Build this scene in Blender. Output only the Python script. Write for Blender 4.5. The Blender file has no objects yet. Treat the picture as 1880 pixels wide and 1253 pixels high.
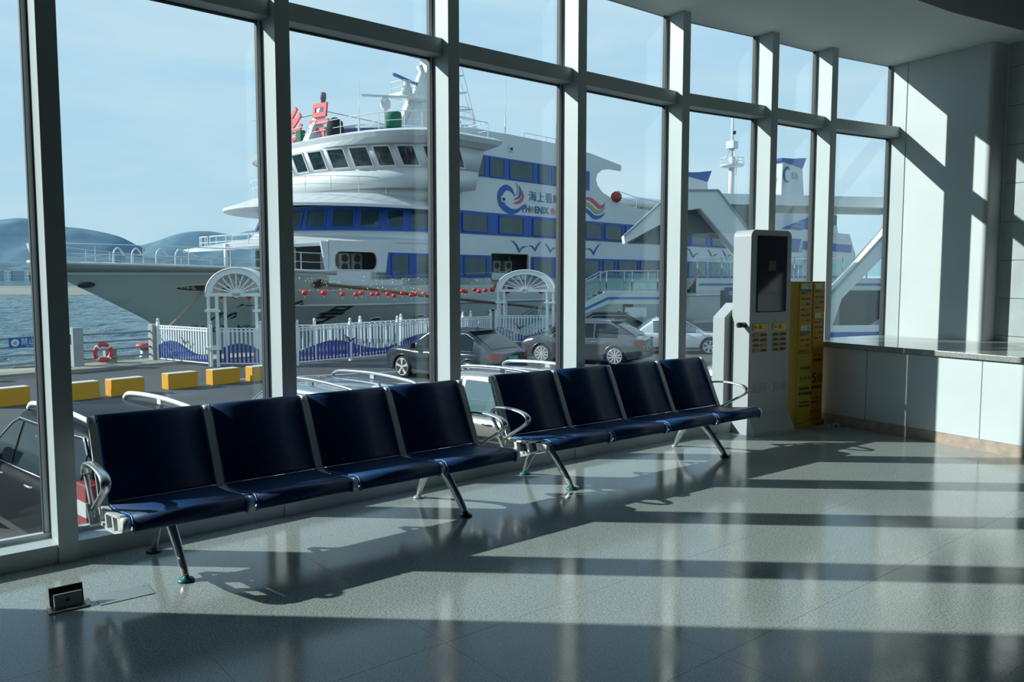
import bpy, bmesh, math, random
from mathutils import Vector, Matrix
random.seed(7)
S = bpy.context.scene
COL = S.collection
R = math.radians
PI = math.pi

# ---------------------------------------------------------------- camera
cam_d = bpy.data.cameras.new('camera')
cam = bpy.data.objects.new('camera', cam_d)
COL.objects.link(cam)
cam.location = (0, 0, 1.52)
cam.rotation_euler = (R(90 - 4.45), 0, 0)
cam_d.sensor_width = 36
cam_d.lens = 36 * 1463 / 1880
cam_d.clip_start = .05
cam_d.clip_end = 20000
S.camera = cam

# ---------------------------------------------------------------- view, sky, sun
S.view_settings.view_transform = 'Standard'
S.view_settings.look = 'None'
S.view_settings.gamma = 1
S.view_settings.use_curve_mapping = False
S.view_settings.exposure = 0.22
try:
    S.cycles.max_bounces = 10
    S.cycles.transparent_max_bounces = 16
    S.cycles.caustics_reflective = False
    S.cycles.caustics_refractive = False
    S.cycles.sample_clamp_indirect = 4
except Exception:
    pass

world = bpy.data.worlds.new('sky')
S.world = world
world.use_nodes = True
nt = world.node_tree
for n_ in list(nt.nodes):
    nt.nodes.remove(n_)
out = nt.nodes.new('ShaderNodeOutputWorld')
bg = nt.nodes.new('ShaderNodeBackground')
tc = nt.nodes.new('ShaderNodeTexCoord')
sep = nt.nodes.new('ShaderNodeSeparateXYZ')
ramp = nt.nodes.new('ShaderNodeValToRGB')
nt.links.new(tc.outputs['Generated'], sep.inputs[0])
nt.links.new(sep.outputs['Z'], ramp.inputs[0])
e = ramp.color_ramp.elements
e[0].position = 0.0
e[0].color = (.54, .72, .82, 1)
e[1].position = 1.0
e[1].color = (.22, .40, .66, 1)
for p_, c_ in ((.12, (.52, .73, .87, 1)), (.3, (.47, .70, .90, 1)), (.6, (.32, .53, .80, 1))):
    k_ = e.new(p_)
    k_.color = c_
mp = nt.nodes.new('ShaderNodeMapping')
mp.inputs['Scale'].default_value = (1.2, 1.2, 6.5)
mp.inputs['Rotation'].default_value = (.12, .1, .3)
ns = nt.nodes.new('ShaderNodeTexNoise')
ns.inputs['Scale'].default_value = 1.9
ns.inputs['Detail'].default_value = 5
ns.inputs['Roughness'].default_value = .52
ns.inputs['Distortion'].default_value = .5
cr = nt.nodes.new('ShaderNodeValToRGB')
cr.color_ramp.elements[0].position = .40
cr.color_ramp.elements[0].color = (0, 0, 0, 1)
cr.color_ramp.elements[1].position = .62
cr.color_ramp.elements[1].color = (.62, .62, .62, 1)
mixc = nt.nodes.new('ShaderNodeMix')
mixc.data_type = 'RGBA'
nt.links.new(tc.outputs['Generated'], mp.inputs[0])
nt.links.new(mp.outputs[0], ns.inputs['Vector'])
nt.links.new(ns.outputs['Fac'], cr.inputs[0])
nt.links.new(cr.outputs[0], mixc.inputs[0])
nt.links.new(ramp.outputs[0], mixc.inputs[6])
mixc.inputs[7].default_value = (.72, .84, .90, 1)
nt.links.new(mixc.outputs[2], bg.inputs[0])
bg.inputs[1].default_value = 0.98
nt.links.new(bg.outputs[0], out.inputs[0])

SUN_AZ, SUN_EL = R(-3.4), R(26.3)          # direction the light travels in plan, height of the sun
sun_d = bpy.data.lights.new('sun', 'SUN')
sun = bpy.data.objects.new('sun', sun_d)
COL.objects.link(sun)
sun_d.energy = 6.2
sun_d.color = (1.0, .955, .88)
sun_d.angle = R(.53)
sdir = Vector((math.cos(SUN_AZ) * math.cos(SUN_EL), math.sin(SUN_AZ) * math.cos(SUN_EL), -math.sin(SUN_EL)))
sun.rotation_euler = sdir.to_track_quat('-Z', 'Y').to_euler()

# ---------------------------------------------------------------- materials
M = {}
def mat(name, col, rough=.5, metal=0.0, spec=.5, coat=0.0, noise=0.0, nscale=8.0, bump=0.0, bscale=60.0, emis=None, coords='Object'):
    m = bpy.data.materials.new(name)
    m.use_nodes = True
    t = m.node_tree
    b = t.nodes['Principled BSDF']
    b.inputs['Base Color'].default_value = (*col, 1)
    b.inputs['Roughness'].default_value = rough
    b.inputs['Metallic'].default_value = metal
    b.inputs['Specular IOR Level'].default_value = spec
    b.inputs['Coat Weight'].default_value = coat
    b.inputs['Coat Roughness'].default_value = .04
    if emis:
        b.inputs['Emission Color'].default_value = (*emis[0], 1)
        b.inputs['Emission Strength'].default_value = emis[1]
    if noise or bump:
        c = t.nodes.new('ShaderNodeTexCoord')
    if noise:
        n = t.nodes.new('ShaderNodeTexNoise')
        n.inputs['Scale'].default_value = nscale
        n.inputs['Detail'].default_value = 4
        t.links.new(c.outputs[coords], n.inputs['Vector'])
        r = t.nodes.new('ShaderNodeValToRGB')
        r.color_ramp.elements[0].position = .3
        r.color_ramp.elements[1].position = .7
        r.color_ramp.elements[0].color = (*[max(0, v * (1 - noise)) for v in col], 1)
        r.color_ramp.elements[1].color = (*[min(1, v * (1 + noise)) for v in col], 1)
        t.links.new(n.outputs['Fac'], r.inputs[0])
        t.links.new(r.outputs[0], b.inputs['Base Color'])
    if bump:
        n2 = t.nodes.new('ShaderNodeTexNoise')
        n2.inputs['Scale'].default_value = bscale
        n2.inputs['Detail'].default_value = 3
        t.links.new(c.outputs[coords], n2.inputs['Vector'])
        bp = t.nodes.new('ShaderNodeBump')
        bp.inputs['Strength'].default_value = bump
        bp.inputs['Distance'].default_value = .01
        t.links.new(n2.outputs['Fac'], bp.inputs['Height'])
        t.links.new(bp.outputs[0], b.inputs['Normal'])
    M[name] = m
    return m

mat('mullion_paint', (.50, .56, .57), .38, noise=.04, nscale=1.5)
mat('gasket', (.02, .025, .03), .6)
mat('floor_joint', (.13, .15, .15), .7)
mat('frame_paint', (.62, .66, .68), .4)
mat('wall_paint', (.60, .65, .655), .6, noise=.03, nscale=2)
mat('wall_stone', (.42, .47, .47), .35, noise=.08, nscale=5)
mat('wall_inner', (.50, .54, .55), .7, noise=.05, nscale=1)
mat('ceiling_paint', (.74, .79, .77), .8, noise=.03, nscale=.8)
mat('upper_ceiling_shade', (.15, .175, .185), .8)  # dark grey stands for the lack of light up there
mat('counter_front', (.60, .66, .68), .45, noise=.03, nscale=3)
mat('joint_pale', (.75, .78, .77), .6)
mat('skirting', (.42, .33, .27), .4, noise=.18, nscale=14)
mat('navy_shell', (.010, .045, .135), .42, spec=.22, noise=.12, nscale=30)
mat('blue_trim', (.02, .13, .38), .4)
mat('cast_aluminium', (.62, .64, .64), .28, metal=.85, noise=.08, nscale=20)
mat('painted_aluminium', (.70, .74, .73), .35, metal=.1)
mat('polished_steel', (.62, .62, .60), .16, metal=1)
mat('dark_steel', (.05, .055, .06), .3, metal=.8)
mat('teal_foot', (.03, .17, .19), .45, metal=.3)
mat('kiosk_white', (.42, .46, .475), .4)
mat('kiosk_screen', (.012, .02, .035), .06, spec=.6)
mat('screen_tint', (.10, .06, .05), .3)
mat('kiosk_yellow', (.52, .30, .015), .4, noise=.05)
mat('kiosk_orange', (.46, .20, .01), .4)
mat('kiosk_lemon', (.42, .32, .025), .42)
mat('label_yellow', (.80, .58, .10), .4)
mat('label_white', (.72, .68, .45), .5)
mat('label_teal', (.05, .25, .25), .5)
mat('slot_dark', (.03, .025, .01), .5)
mat('ink_grey', (.34, .37, .385), .5)
mat('ink_dark', (.03, .025, .015), .5)
mat('ink_red', (.33, .09, .01), .5)
mat('black_plastic', (.015, .015, .017), .4)
mat('brass_plate', (.42, .40, .28), .35, metal=.5)
mat('brown_metal', (.035, .025, .02), .4, metal=.4)
mat('cover_plate', (.33, .36, .36), .35, metal=.3, noise=.1, nscale=9)
mat('white_paint', (.82, .83, .80), .4, noise=.03)
mat('ship_white', (.62, .64, .64), .35, noise=.04, nscale=.6)
mat('ship_soffit', (.55, .56, .53), .6, noise=.06, nscale=.8)
mat('hull_white', (.50, .54, .525), .42, noise=.05, nscale=.35)
mat('hull_dark', (.03, .04, .045), .5)
mat('ship_blue', (.012, .085, .36), .4, noise=.05)
mat('ship_blue_light', (.03, .20, .55), .4)
mat('deck_grey', (.28, .31, .31), .7)
mat('ship_glass', (.010, .045, .055), .07, spec=.7, noise=.5, nscale=.7)
mat('bridge_glass', (.012, .03, .032), .06, spec=.7, noise=.6, nscale=2.5)
mat('recess_grey', (.16, .18, .175), .7)
mat('recess_dark', (.05, .055, .055), .7)
mat('ac_unit', (.35, .36, .34), .5)
mat('sign_red', (.78, .10, .11), .4)
mat('logo_red', (.62, .10, .09), .5)
mat('logo_gold', (.42, .36, .16), .5)
mat('logo_blue', (.02, .10, .36), .5)
mat('ink_blue', (.06, .12, .24), .5)
mat('ink_black', (.02, .03, .035), .5)
mat('green_cloth', (.01, .12, .07), .8)
mat('dark_cloth', (.02, .02, .02), .9)
mat('purple_trim', (.10, .09, .22), .4)
mat('radar_blue', (.03, .13, .33), .4)
mat('horn_red', (.30, .05, .06), .5)
mat('lantern_red', (.70, .03, .02), .4)
mat('gold_bulb', (.85, .68, .30), .25, metal=.5)
mat('rope_tan', (.36, .29, .18), .9)
mat('rope_brown', (.16, .09, .05), .9)
mat('liferaft_red', (.42, .06, .05), .6)
mat('ring_red', (.60, .05, .06), .5)
mat('asphalt', (.062, .066, .066), .75, noise=.25, nscale=.35, bump=.3, bscale=40)
mat('road_line', (.50, .52, .52), .7, noise=.1)
mat('quay_sand', (.34, .32, .25), .85, noise=.15, nscale=.8)
mat('concrete', (.34, .36, .36), .8, noise=.1, nscale=2)
mat('breakwater', (.30, .29, .25), .9, noise=.15, nscale=.05)
mat('rail_grey', (.27, .30, .31), .45, metal=.3)
mat('block_yellow', (.72, .34, .015), .5, noise=.06, nscale=3)
mat('block_top', (.62, .60, .56), .6)
mat('sign_blue', (.02, .12, .38), .4)
mat('sign_white', (.75, .78, .78), .5)
mat('hill_near_haze', (.13, .20, .235), 1, spec=0, noise=.22, nscale=.02)  # bluish tint holds the air haze, painted in
mat('hill_far_haze', (.145, .235, .295), 1, spec=0, noise=.16, nscale=.012)  # distance haze put into the blue of the colour
mat('town_white', (.75, .80, .78), .9)
mat('town_blue', (.36, .46, .52), .9)
mat('town_window', (.28, .37, .42), .6)
mat('deck_glass', (.10, .22, .23), .08, spec=.6)
mat('canopy_white', (.74, .76, .73), .5, noise=.03)
mat('soffit_shade_grey', (.15, .17, .17), .7)  # shade of the canopy undersides, put into the colour
mat('canopy_grey', (.35, .38, .37), .6)
mat('under_shade', (.05, .06, .065), .7)
mat('stair_tread', (.42, .46, .42), .7)
mat('led_sign', (.04, .06, .14), .4)
mat('led_orange', (.75, .22, .06), .5)
mat('car_black', (.006, .008, .011), .4, spec=.03, coat=.10)
mat('car_grey', (.085, .088, .10), .25, metal=.5, coat=1)
mat('car_slate', (.20, .24, .27), .28, metal=.4, coat=1)
mat('car_beige', (.30, .285, .26), .28, metal=.4, coat=1)
mat('car_white', (.60, .62, .63), .25, coat=1)
mat('car_navy', (.014, .022, .032), .22, metal=.2, spec=.3, coat=.6)
mat('car_glass', (.010, .017, .022), .05, spec=.3)
mat('car_glass_pale', (.10, .16, .18), .06, spec=.8)
mat('tyre', (.012, .012, .013), .8)
mat('alloy', (.62, .64, .65), .3, metal=.35)
mat('alloy_dark', (.02, .02, .022), .4)
mat('chrome', (.75, .77, .78), .12, metal=1)
mat('plastic_dark', (.02, .022, .024), .55)
mat('lamp_red', (.30, .012, .015), .15, coat=.6)
mat('lamp_clear', (.62, .64, .64), .15, coat=.6)
mat('plate_green', (.05, .40, .25), .5)

def nodes(m):
    t = m.node_tree
    return t, t.nodes['Principled BSDF']

# terrazzo
m = mat('terrazzo', (.30, .34, .33), .1, spec=.36)
t, b = nodes(m)
c = t.nodes.new('ShaderNodeTexCoord')
geo = t.nodes.new('ShaderNodeNewGeometry')
v = t.nodes.new('ShaderNodeTexVoronoi')
v.inputs['Scale'].default_value = 190
n1 = t.nodes.new('ShaderNodeTexNoise')
n1.inputs['Scale'].default_value = 115
n1.inputs['Detail'].default_value = 3
n1.inputs['Roughness'].default_value = .7
t.links.new(geo.outputs['Position'], v.inputs['Vector'])
t.links.new(geo.outputs['Position'], n1.inputs['Vector'])
r1 = t.nodes.new('ShaderNodeValToRGB')
r1.color_ramp.elements[0].position = .36
r1.color_ramp.elements[0].color = (.075, .09, .095, 1)
r1.color_ramp.elements[1].position = .62
r1.color_ramp.elements[1].color = (.44, .485, .455, 1)
k_ = r1.color_ramp.elements.new(.48)
k_.color = (.27, .305, .295, 1)
t.links.new(n1.outputs['Fac'], r1.inputs[0])
mx = t.nodes.new('ShaderNodeMix')
mx.data_type = 'RGBA'
mx.inputs[0].default_value = .3
r2 = t.nodes.new('ShaderNodeValToRGB')
r2.color_ramp.elements[0].color = (.12, .15, .15, 1)
r2.color_ramp.elements[1].color = (.50, .54, .50, 1)
t.links.new(v.outputs['Color'], r2.inputs[0])
t.links.new(r1.outputs[0], mx.inputs[6])
t.links.new(r2.outputs[0], mx.inputs[7])
t.links.new(mx.outputs[2], b.inputs['Base Color'])
n3 = t.nodes.new('ShaderNodeTexNoise')
n3.inputs['Scale'].default_value = 2.2
n3.inputs['Detail'].default_value = 5
t.links.new(geo.outputs['Position'], n3.inputs['Vector'])
r3 = t.nodes.new('ShaderNodeMapRange')
r3.inputs['From Min'].default_value = .3
r3.inputs['From Max'].default_value = .7
r3.inputs['To Min'].default_value = .09
r3.inputs['To Max'].default_value = .20
t.links.new(n3.outputs['Fac'], r3.inputs['Value'])
t.links.new(r3.outputs[0], b.inputs['Roughness'])

# stone worktop
m = mat('worktop_stone', (.34, .37, .36), .1, spec=.6)
t, b = nodes(m)
geo = t.nodes.new('ShaderNodeNewGeometry')
n1 = t.nodes.new('ShaderNodeTexNoise')
n1.inputs['Scale'].default_value = 120
n1.inputs['Detail'].default_value = 3
t.links.new(geo.outputs['Position'], n1.inputs['Vector'])
r1 = t.nodes.new('ShaderNodeValToRGB')
r1.color_ramp.elements[0].position = .35
r1.color_ramp.elements[0].color = (.20, .22, .21, 1)
r1.color_ramp.elements[1].position = .65
r1.color_ramp.elements[1].color = (.40, .43, .41, 1)
t.links.new(n1.outputs['Fac'], r1.inputs[0])
t.links.new(r1.outputs[0], b.inputs['Base Color'])

# fence pickets: white above, blue below a painted wave line
m = mat('picket_paint', (.6, .6, .6), .45)
t, b = nodes(m)
geo = t.nodes.new('ShaderNodeNewGeometry')
sp = t.nodes.new('ShaderNodeSeparateXYZ')
t.links.new(geo.outputs['Position'], sp.inputs[0])
ad = t.nodes.new('ShaderNodeMath')
ad.operation = 'ADD'
t.links.new(sp.outputs['X'], ad.inputs[0])
ad.inputs[1].default_value = 9.95
mu = t.nodes.new('ShaderNodeMath')
mu.operation = 'MULTIPLY'
mu.inputs[1].default_value = 2.05
t.links.new(ad.outputs[0], mu.inputs[0])
co = t.nodes.new('ShaderNodeMath')
co.operation = 'COSINE'
t.links.new(mu.outputs[0], co.inputs[0])
ma = t.nodes.new('ShaderNodeMath')
ma.operation = 'MULTIPLY_ADD'
t.links.new(co.outputs[0], ma.inputs[0])
ma.inputs[1].default_value = .22
ma.inputs[2].default_value = -1.05
lt = t.nodes.new('ShaderNodeMath')
lt.operation = 'LESS_THAN'
t.links.new(sp.outputs['Z'], lt.inputs[0])
t.links.new(ma.outputs[0], lt.inputs[1])
mx = t.nodes.new('ShaderNodeMix')
mx.data_type = 'RGBA'
t.links.new(lt.outputs[0], mx.inputs[0])
mx.inputs[6].default_value = (.74, .77, .80, 1)
mx.inputs[7].default_value = (.02, .035, .28, 1)
t.links.new(mx.outputs[2], b.inputs['Base Color'])

# sea
m = mat('sea_water', (.05, .12, .14), .07, spec=.5)
t, b = nodes(m)
geo = t.nodes.new('ShaderNodeNewGeometry')
mp2 = t.nodes.new('ShaderNodeMapping')
mp2.inputs['Scale'].default_value = (.55, .55, 1)
t.links.new(geo.outputs['Position'], mp2.inputs[0])
n1 = t.nodes.new('ShaderNodeTexNoise')
n1.inputs['Scale'].default_value = .8
n1.inputs['Detail'].default_value = 6
n1.inputs['Roughness'].default_value = .6
t.links.new(mp2.outputs[0], n1.inputs['Vector'])
bp = t.nodes.new('ShaderNodeBump')
bp.inputs['Strength'].default_value = 1.0
bp.inputs['Distance'].default_value = 1.6
t.links.new(n1.outputs['Fac'], bp.inputs['Height'])
t.links.new(bp.outputs[0], b.inputs['Normal'])

# window glass: thin tinted panes that reflect with the angle
def glass_mat(name, tint, base=.045, top=.9, gcol=(.9, .97, 1)):
    m = bpy.data.materials.new(name)
    m.use_nodes = True
    t = m.node_tree
    t.nodes.remove(t.nodes['Principled BSDF'])
    o = t.nodes['Material Output']
    tr = t.nodes.new('ShaderNodeBsdfTransparent')
    tr.inputs[0].default_value = (*tint, 1)
    gl = t.nodes.new('ShaderNodeBsdfGlossy')
    gl.inputs['Color'].default_value = (*gcol, 1)
    gl.inputs['Roughness'].default_value = 0.0
    lw = t.nodes.new('ShaderNodeLayerWeight')
    lw.inputs['Blend'].default_value = .5
    pw = t.nodes.new('ShaderNodeMath')
    pw.operation = 'POWER'
    pw.inputs[1].default_value = 4.5
    t.links.new(lw.outputs['Facing'], pw.inputs[0])
    mr = t.nodes.new('ShaderNodeMath')
    mr.operation = 'MULTIPLY_ADD'
    t.links.new(pw.outputs[0], mr.inputs[0])
    mr.inputs[1].default_value = top
    mr.inputs[2].default_value = base
    mix = t.nodes.new('ShaderNodeMixShader')
    t.links.new(mr.outputs[0], mix.inputs[0])
    t.links.new(tr.outputs[0], mix.inputs[1])
    t.links.new(gl.outputs[0], mix.inputs[2])
    t.links.new(mix.outputs[0], o.inputs['Surface'])
    M[name] = m
glass_mat('window_glass', (.885, .945, .955))
glass_mat('balustrade_glass', (.86, .94, .93), .06)

# ---------------------------------------------------------------- mesh helpers
class MB:
    """collects faces, then builds one mesh"""
    def __init__(s):
        s.v, s.f, s.sm = [], [], []
    def add(s, vs, fs, smooth=False):
        o = len(s.v)
        s.v += [tuple(p) for p in vs]
        s.f += [tuple(i + o for i in f) for f in fs]
        s.sm += [smooth] * len(fs)
        return s
    def box(s, c, size, rz=0.0, rot=None):
        hx, hy, hz = size[0] / 2, size[1] / 2, size[2] / 2
        vs = [Vector((x, y, z)) for x in (-hx, hx) for y in (-hy, hy) for z in (-hz, hz)]
        m = rot if rot else Matrix.Rotation(rz, 3, 'Z')
        vs = [m @ p + Vector(c) for p in vs]
        return s.add(vs, [(0, 1, 3, 2), (4, 6, 7, 5), (0, 4, 5, 1), (2, 3, 7, 6), (0, 2, 6, 4), (1, 5, 7, 3)])
    def bbox(s, x0, x1, y0, y1, z0, z1):
        return s.box(((x0 + x1) / 2, (y0 + y1) / 2, (z0 + z1) / 2), (abs(x1 - x0), abs(y1 - y0), abs(z1 - z0)))
    def bar(s, a, b, w, h=None, up=(0, 0, 1)):
        a, b = Vector(a), Vector(b)
        d = (b - a)
        L = d.length
        d.normalize()
        up = Vector(up)
        if abs(d.dot(up)) > .98:
            up = Vector((1, 0, 0))
        x = d.cross(up).normalized()
        z = x.cross(d).normalized()
        m = Matrix((x, d, z)).transposed()
        return s.box((a + b) / 2, (w, L, h if h else w), rot=m)
    def prism(s, poly, axis, t0, t1):
        """poly: 2-D points in the plane normal to axis ('x','y','z'), extruded from t0 to t1"""
        def P(p, t):
            if axis == 'x': return (t, p[0], p[1])
            if axis == 'y': return (p[0], t, p[1])
            return (p[0], p[1], t)
        n = len(poly)
        vs = [P(p, t0) for p in poly] + [P(p, t1) for p in poly]
        fs = [tuple(range(n)), tuple(range(2 * n - 1, n - 1, -1))]
        fs += [(i, i + n, (i + 1) % n + n, (i + 1) % n) for i in range(n)]
        return s.add(vs, fs)
    def tube(s, pts, r, seg=8, closed=False, smooth=True, flat=1.0):
        pts = [Vector(p) for p in pts]
        n = len(pts)
        rs = r if isinstance(r, (list, tuple)) else [r] * n
        rings = []
        prev = None
        for i, p in enumerate(pts):
            if closed:
                d = pts[(i + 1) % n] - pts[i - 1]
            else:
                d = pts[min(i + 1, n - 1)] - pts[max(i - 1, 0)]
            d.normalize()
            if prev is None:
                up = Vector((0, 0, 1)) if abs(d.z) < .9 else Vector((1, 0, 0))
                x = d.cross(up).normalized()
            else:
                x = (prev - d * prev.dot(d)).normalized()
            prev = x
            y = d.cross(x)
            rings.append([p + (x * math.cos(2 * PI * k / seg) * rs[i] + y * math.sin(2 * PI * k / seg) * rs[i] * flat) for k in range(seg)])
        vs = [q for rg in rings for q in rg]
        fs = []
        m_ = n if closed else n - 1
        for i in range(m_):
            for k in range(seg):
                a_ = i * seg + k
                b_ = i * seg + (k + 1) % seg
                c_ = ((i + 1) % n) * seg + (k + 1) % seg
                d_ = ((i + 1) % n) * seg + k
                fs.append((a_, b_, c_, d_))
        s.add(vs, fs, smooth)
        if not closed:
            s.add([], [], False)
            o = len(s.v) - len(vs)
            s.f.append(tuple(o + k for k in range(seg - 1, -1, -1)))
            s.f.append(tuple(o + (n - 1) * seg + k for k in range(seg)))
            s.sm += [False, False]
        return s
    def lathe(s, prof, seg=20, c=(0, 0, 0), axis='z', smooth=True):
        """prof: (radius, height) pairs"""
        vs = []
        for (r, h) in prof:
            for k in range(seg):
                a_ = 2 * PI * k / seg
                p = (r * math.cos(a_), r * math.sin(a_), h)
                if axis == 'y': p = (p[0], p[2], p[1])
                if axis == 'x': p = (p[2], p[0], p[1])
                vs.append((p[0] + c[0], p[1] + c[1], p[2] + c[2]))
        fs = []
        for i in range(len(prof) - 1):
            for k in range(seg):
                fs.append((i * seg + k, i * seg + (k + 1) % seg, (i + 1) * seg + (k + 1) % seg, (i + 1) * seg + k))
        s.add(vs, fs, smooth)
        o = len(s.v) - len(vs)
        s.f.append(tuple(o + k for k in range(seg - 1, -1, -1)))
        s.f.append(tuple(o + (len(prof) - 1) * seg + k for k in range(seg)))
        s.sm += [False, False]
        return s
    def loft(s, rings, closed=True, smooth=True, cap=True):
        n = len(rings[0])
        vs = [p for rg in rings for p in rg]
        fs = []
        for i in range(len(rings) - 1):
            for k in range(n if closed else n - 1):
                fs.append((i * n + k, i * n + (k + 1) % n, (i + 1) * n + (k + 1) % n, (i + 1) * n + k))
        s.add(vs, fs, smooth)
        if cap and closed:
            o = len(s.v) - len(vs)
            s.f.append(tuple(o + k for k in range(n - 1, -1, -1)))
            s.f.append(tuple(o + (len(rings) - 1) * n + k for k in range(n)))
            s.sm += [False, False]
        return s
    def mesh(s, name, m, bevel=0.0, fix=True):
        me = bpy.data.meshes.new(name)
        me.from_pydata([tuple(p) for p in s.v], [], s.f)
        me.polygons.foreach_set('use_smooth', s.sm)
        me.materials.append(M[m])
        if fix or bevel:
            bm = bmesh.new()
            bm.from_mesh(me)
            bmesh.ops.remove_doubles(bm, verts=bm.verts, dist=1e-5)
            bmesh.ops.recalc_face_normals(bm, faces=bm.faces)
            if bevel:
                bmesh.ops.bevel(bm, geom=[e_ for e_ in bm.edges if e_.is_manifold and e_.calc_face_angle(0) > .6], offset=bevel, segments=2, affect='EDGES', profile=.6)
            bm.to_mesh(me)
            bm.free()
        me.update()
        return me

def obj(name, mb, m, parent=None, loc=None, rz=None, bevel=0.0, label=None, rot=None, fix=True):
    me = mb if isinstance(mb, bpy.types.Mesh) else mb.mesh(name, m, bevel, fix)
    o = bpy.data.objects.new(name, me)
    COL.objects.link(o)
    if parent: o.parent = parent
    if loc: o.location = loc
    if rz is not None: o.rotation_euler = (0, 0, rz)
    if rot is not None: o.rotation_euler = rot
    if label: o['label'] = label
    return o
def tag(o, label, cat, group=None, kind=None):
    o['label'] = label
    o['category'] = cat
    if group: o['group'] = group
    if kind: o['kind'] = kind
    return o
def thing(name, label, cat, loc=(0, 0, 0), rz=0.0, group=None):
    o = bpy.data.objects.new(name, None)
    COL.objects.link(o)
    o.location = loc
    o.rotation_euler = (0, 0, rz)
    return tag(o, label, cat, group)
def structure(o):
    o['kind'] = 'structure'
    return o
def sgroup(name):
    o = bpy.data.objects.new(name, None)
    COL.objects.link(o)
    return structure(o)
def dup(o, parent=None):
    c = o.copy()
    COL.objects.link(c)
    c.parent = parent
    for ch in o.children:
        dup(ch, c)
    return c
def text(name, s, size, m, parent=None, loc=(0, 0, 0), rot=(PI / 2, 0, 0), ext=.002, label=None, sx=1.0, bold=0.0, shear=0.0, align='LEFT'):
    cu = bpy.data.curves.new('t', 'FONT')
    cu.body = s
    cu.size = size
    cu.extrude = ext
    cu.offset = bold
    cu.shear = shear
    cu.align_x = align
    cu.resolution_u = 3
    to = bpy.data.objects.new('t', cu)
    me = bpy.data.meshes.new_from_object(to)
    bpy.data.objects.remove(to)
    me.name = name
    me.materials.clear()
    me.materials.append(M[m])
    o = obj(name, me, None, parent, loc, rot=rot, label=label)
    o.scale = (sx, 1, 1)
    return o
def circ(cx, cy, r, n, a0=0.0, a1=2 * PI, ry=None):
    ry = ry or r
    return [(cx + r * math.cos(a0 + (a1 - a0) * i / n), cy + ry * math.sin(a0 + (a1 - a0) * i / n)) for i in range(n + 1)]
def smoothpath(pts, n=6):
    """Catmull-Rom through the points"""
    P = [Vector(p) for p in pts]
    P = [P[0] * 2 - P[1]] + P + [P[-1] * 2 - P[-2]]
    o = []
    for i in range(1, len(P) - 2):
        for k in range(n):
            t = k / n
            a, b, c, d = P[i - 1], P[i], P[i + 1], P[i + 2]
            o.append(.5 * ((2 * b) + (c - a) * t + (2 * a - 5 * b + 4 * c - d) * t * t + (3 * b - a - 3 * c + d) * t ** 3))
    o.append(P[-2])
    return o

# ================================================================ THE ROOM
G = [(-3.58, 3.47), (-2.57, 4.33), (-1.60, 5.18), (-.60, 6.02), (.40, 6.83), (1.437, 7.65), (2.46, 8.27), (3.27, 8.81), (4.36, 9.40)]
U = Vector((.765, .644))
Z_TR = 3.14       # underside of the transom
Z_C = 3.96        # soffit over the windows
def V2(p): return Vector((p[0], p[1]))
def dirn(i):
    a = V2(G[i]); b = V2(G[i + 1])
    return (b - a).normalized()
def inward(d): return Vector((d.y, -d.x))
# direction at each mullion
MD = []
for i in range(9):
    if i == 0: d = dirn(0)
    elif i == 8: d = dirn(7)
    else: d = (dirn(i - 1) + dirn(i)).normalized()
    MD.append(d)
DEPTH = .225
# floor polygon and slabs
d8 = Vector((.51, -.86))
P1 = V2(G[8]) + d8 * 1.17
P2 = P1 + Vector((.86, .51)) * .26
P3 = P2 + d8 * 14
room = [(-7.2, .35), *G, (P1.x, P1.y), (P2.x, P2.y), (P3.x, P3.y), (-1.5, -9.5)]
fb = MB().prism([(x, y) for x, y in room], 'z', -.30, -.012)
floor = structure(obj('floor', fb, 'floor_joint'))
# slabs laid parallel to the window wall
A = .80
def inroom(x, y):
    n = len(room); ins = False
    for i in range(n):
        x1, y1 = room[i]; x2, y2 = room[(i + 1) % n]
        if (y1 > y) != (y2 > y) and x < (x2 - x1) * (y - y1) / (y2 - y1) + x1:
            ins = not ins
    return ins
tile_me = MB().box((0, 0, -.006), (A - .0012, A - .0012, .012)).mesh('floor_slab', 'terrazzo', bevel=.0004)
u3 = Vector((.773, .634)); n3_ = Vector((.634, -.773))
cnt = 0
bigm = MB()
for i in range(-12, 26):
    for j in range(-2, 26):
        c = V2(G[0]) + u3 * (i + .5) * A + n3_ * (j + .35) * A
        if c.x < -9 or c.x > 14: continue
        hits = sum(inroom(*(c + u3 * a * A / 2 + n3_ * b * A / 2)) for a in (-1, 1) for b in (-1, 1))
        if hits == 0: continue
        vis = c.y > 1.0 and abs(c.x) < .75 * c.y + 1.2 and c.y < 10.5
        if vis and cnt < 290 and hits >= 3:
            cnt += 1
            obj('floor_slab', tile_me, None, floor, (c.x, c.y, 0), rz=math.atan2(u3.y, u3.x))
        else:
            bigm.box((c.x, c.y, -.006), (A - .0012, A - .0012, .0115), rz=math.atan2(u3.y, u3.x))
o = obj('slab_field', bigm, 'terrazzo', floor)
o['kind'] = 'stuff'

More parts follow.
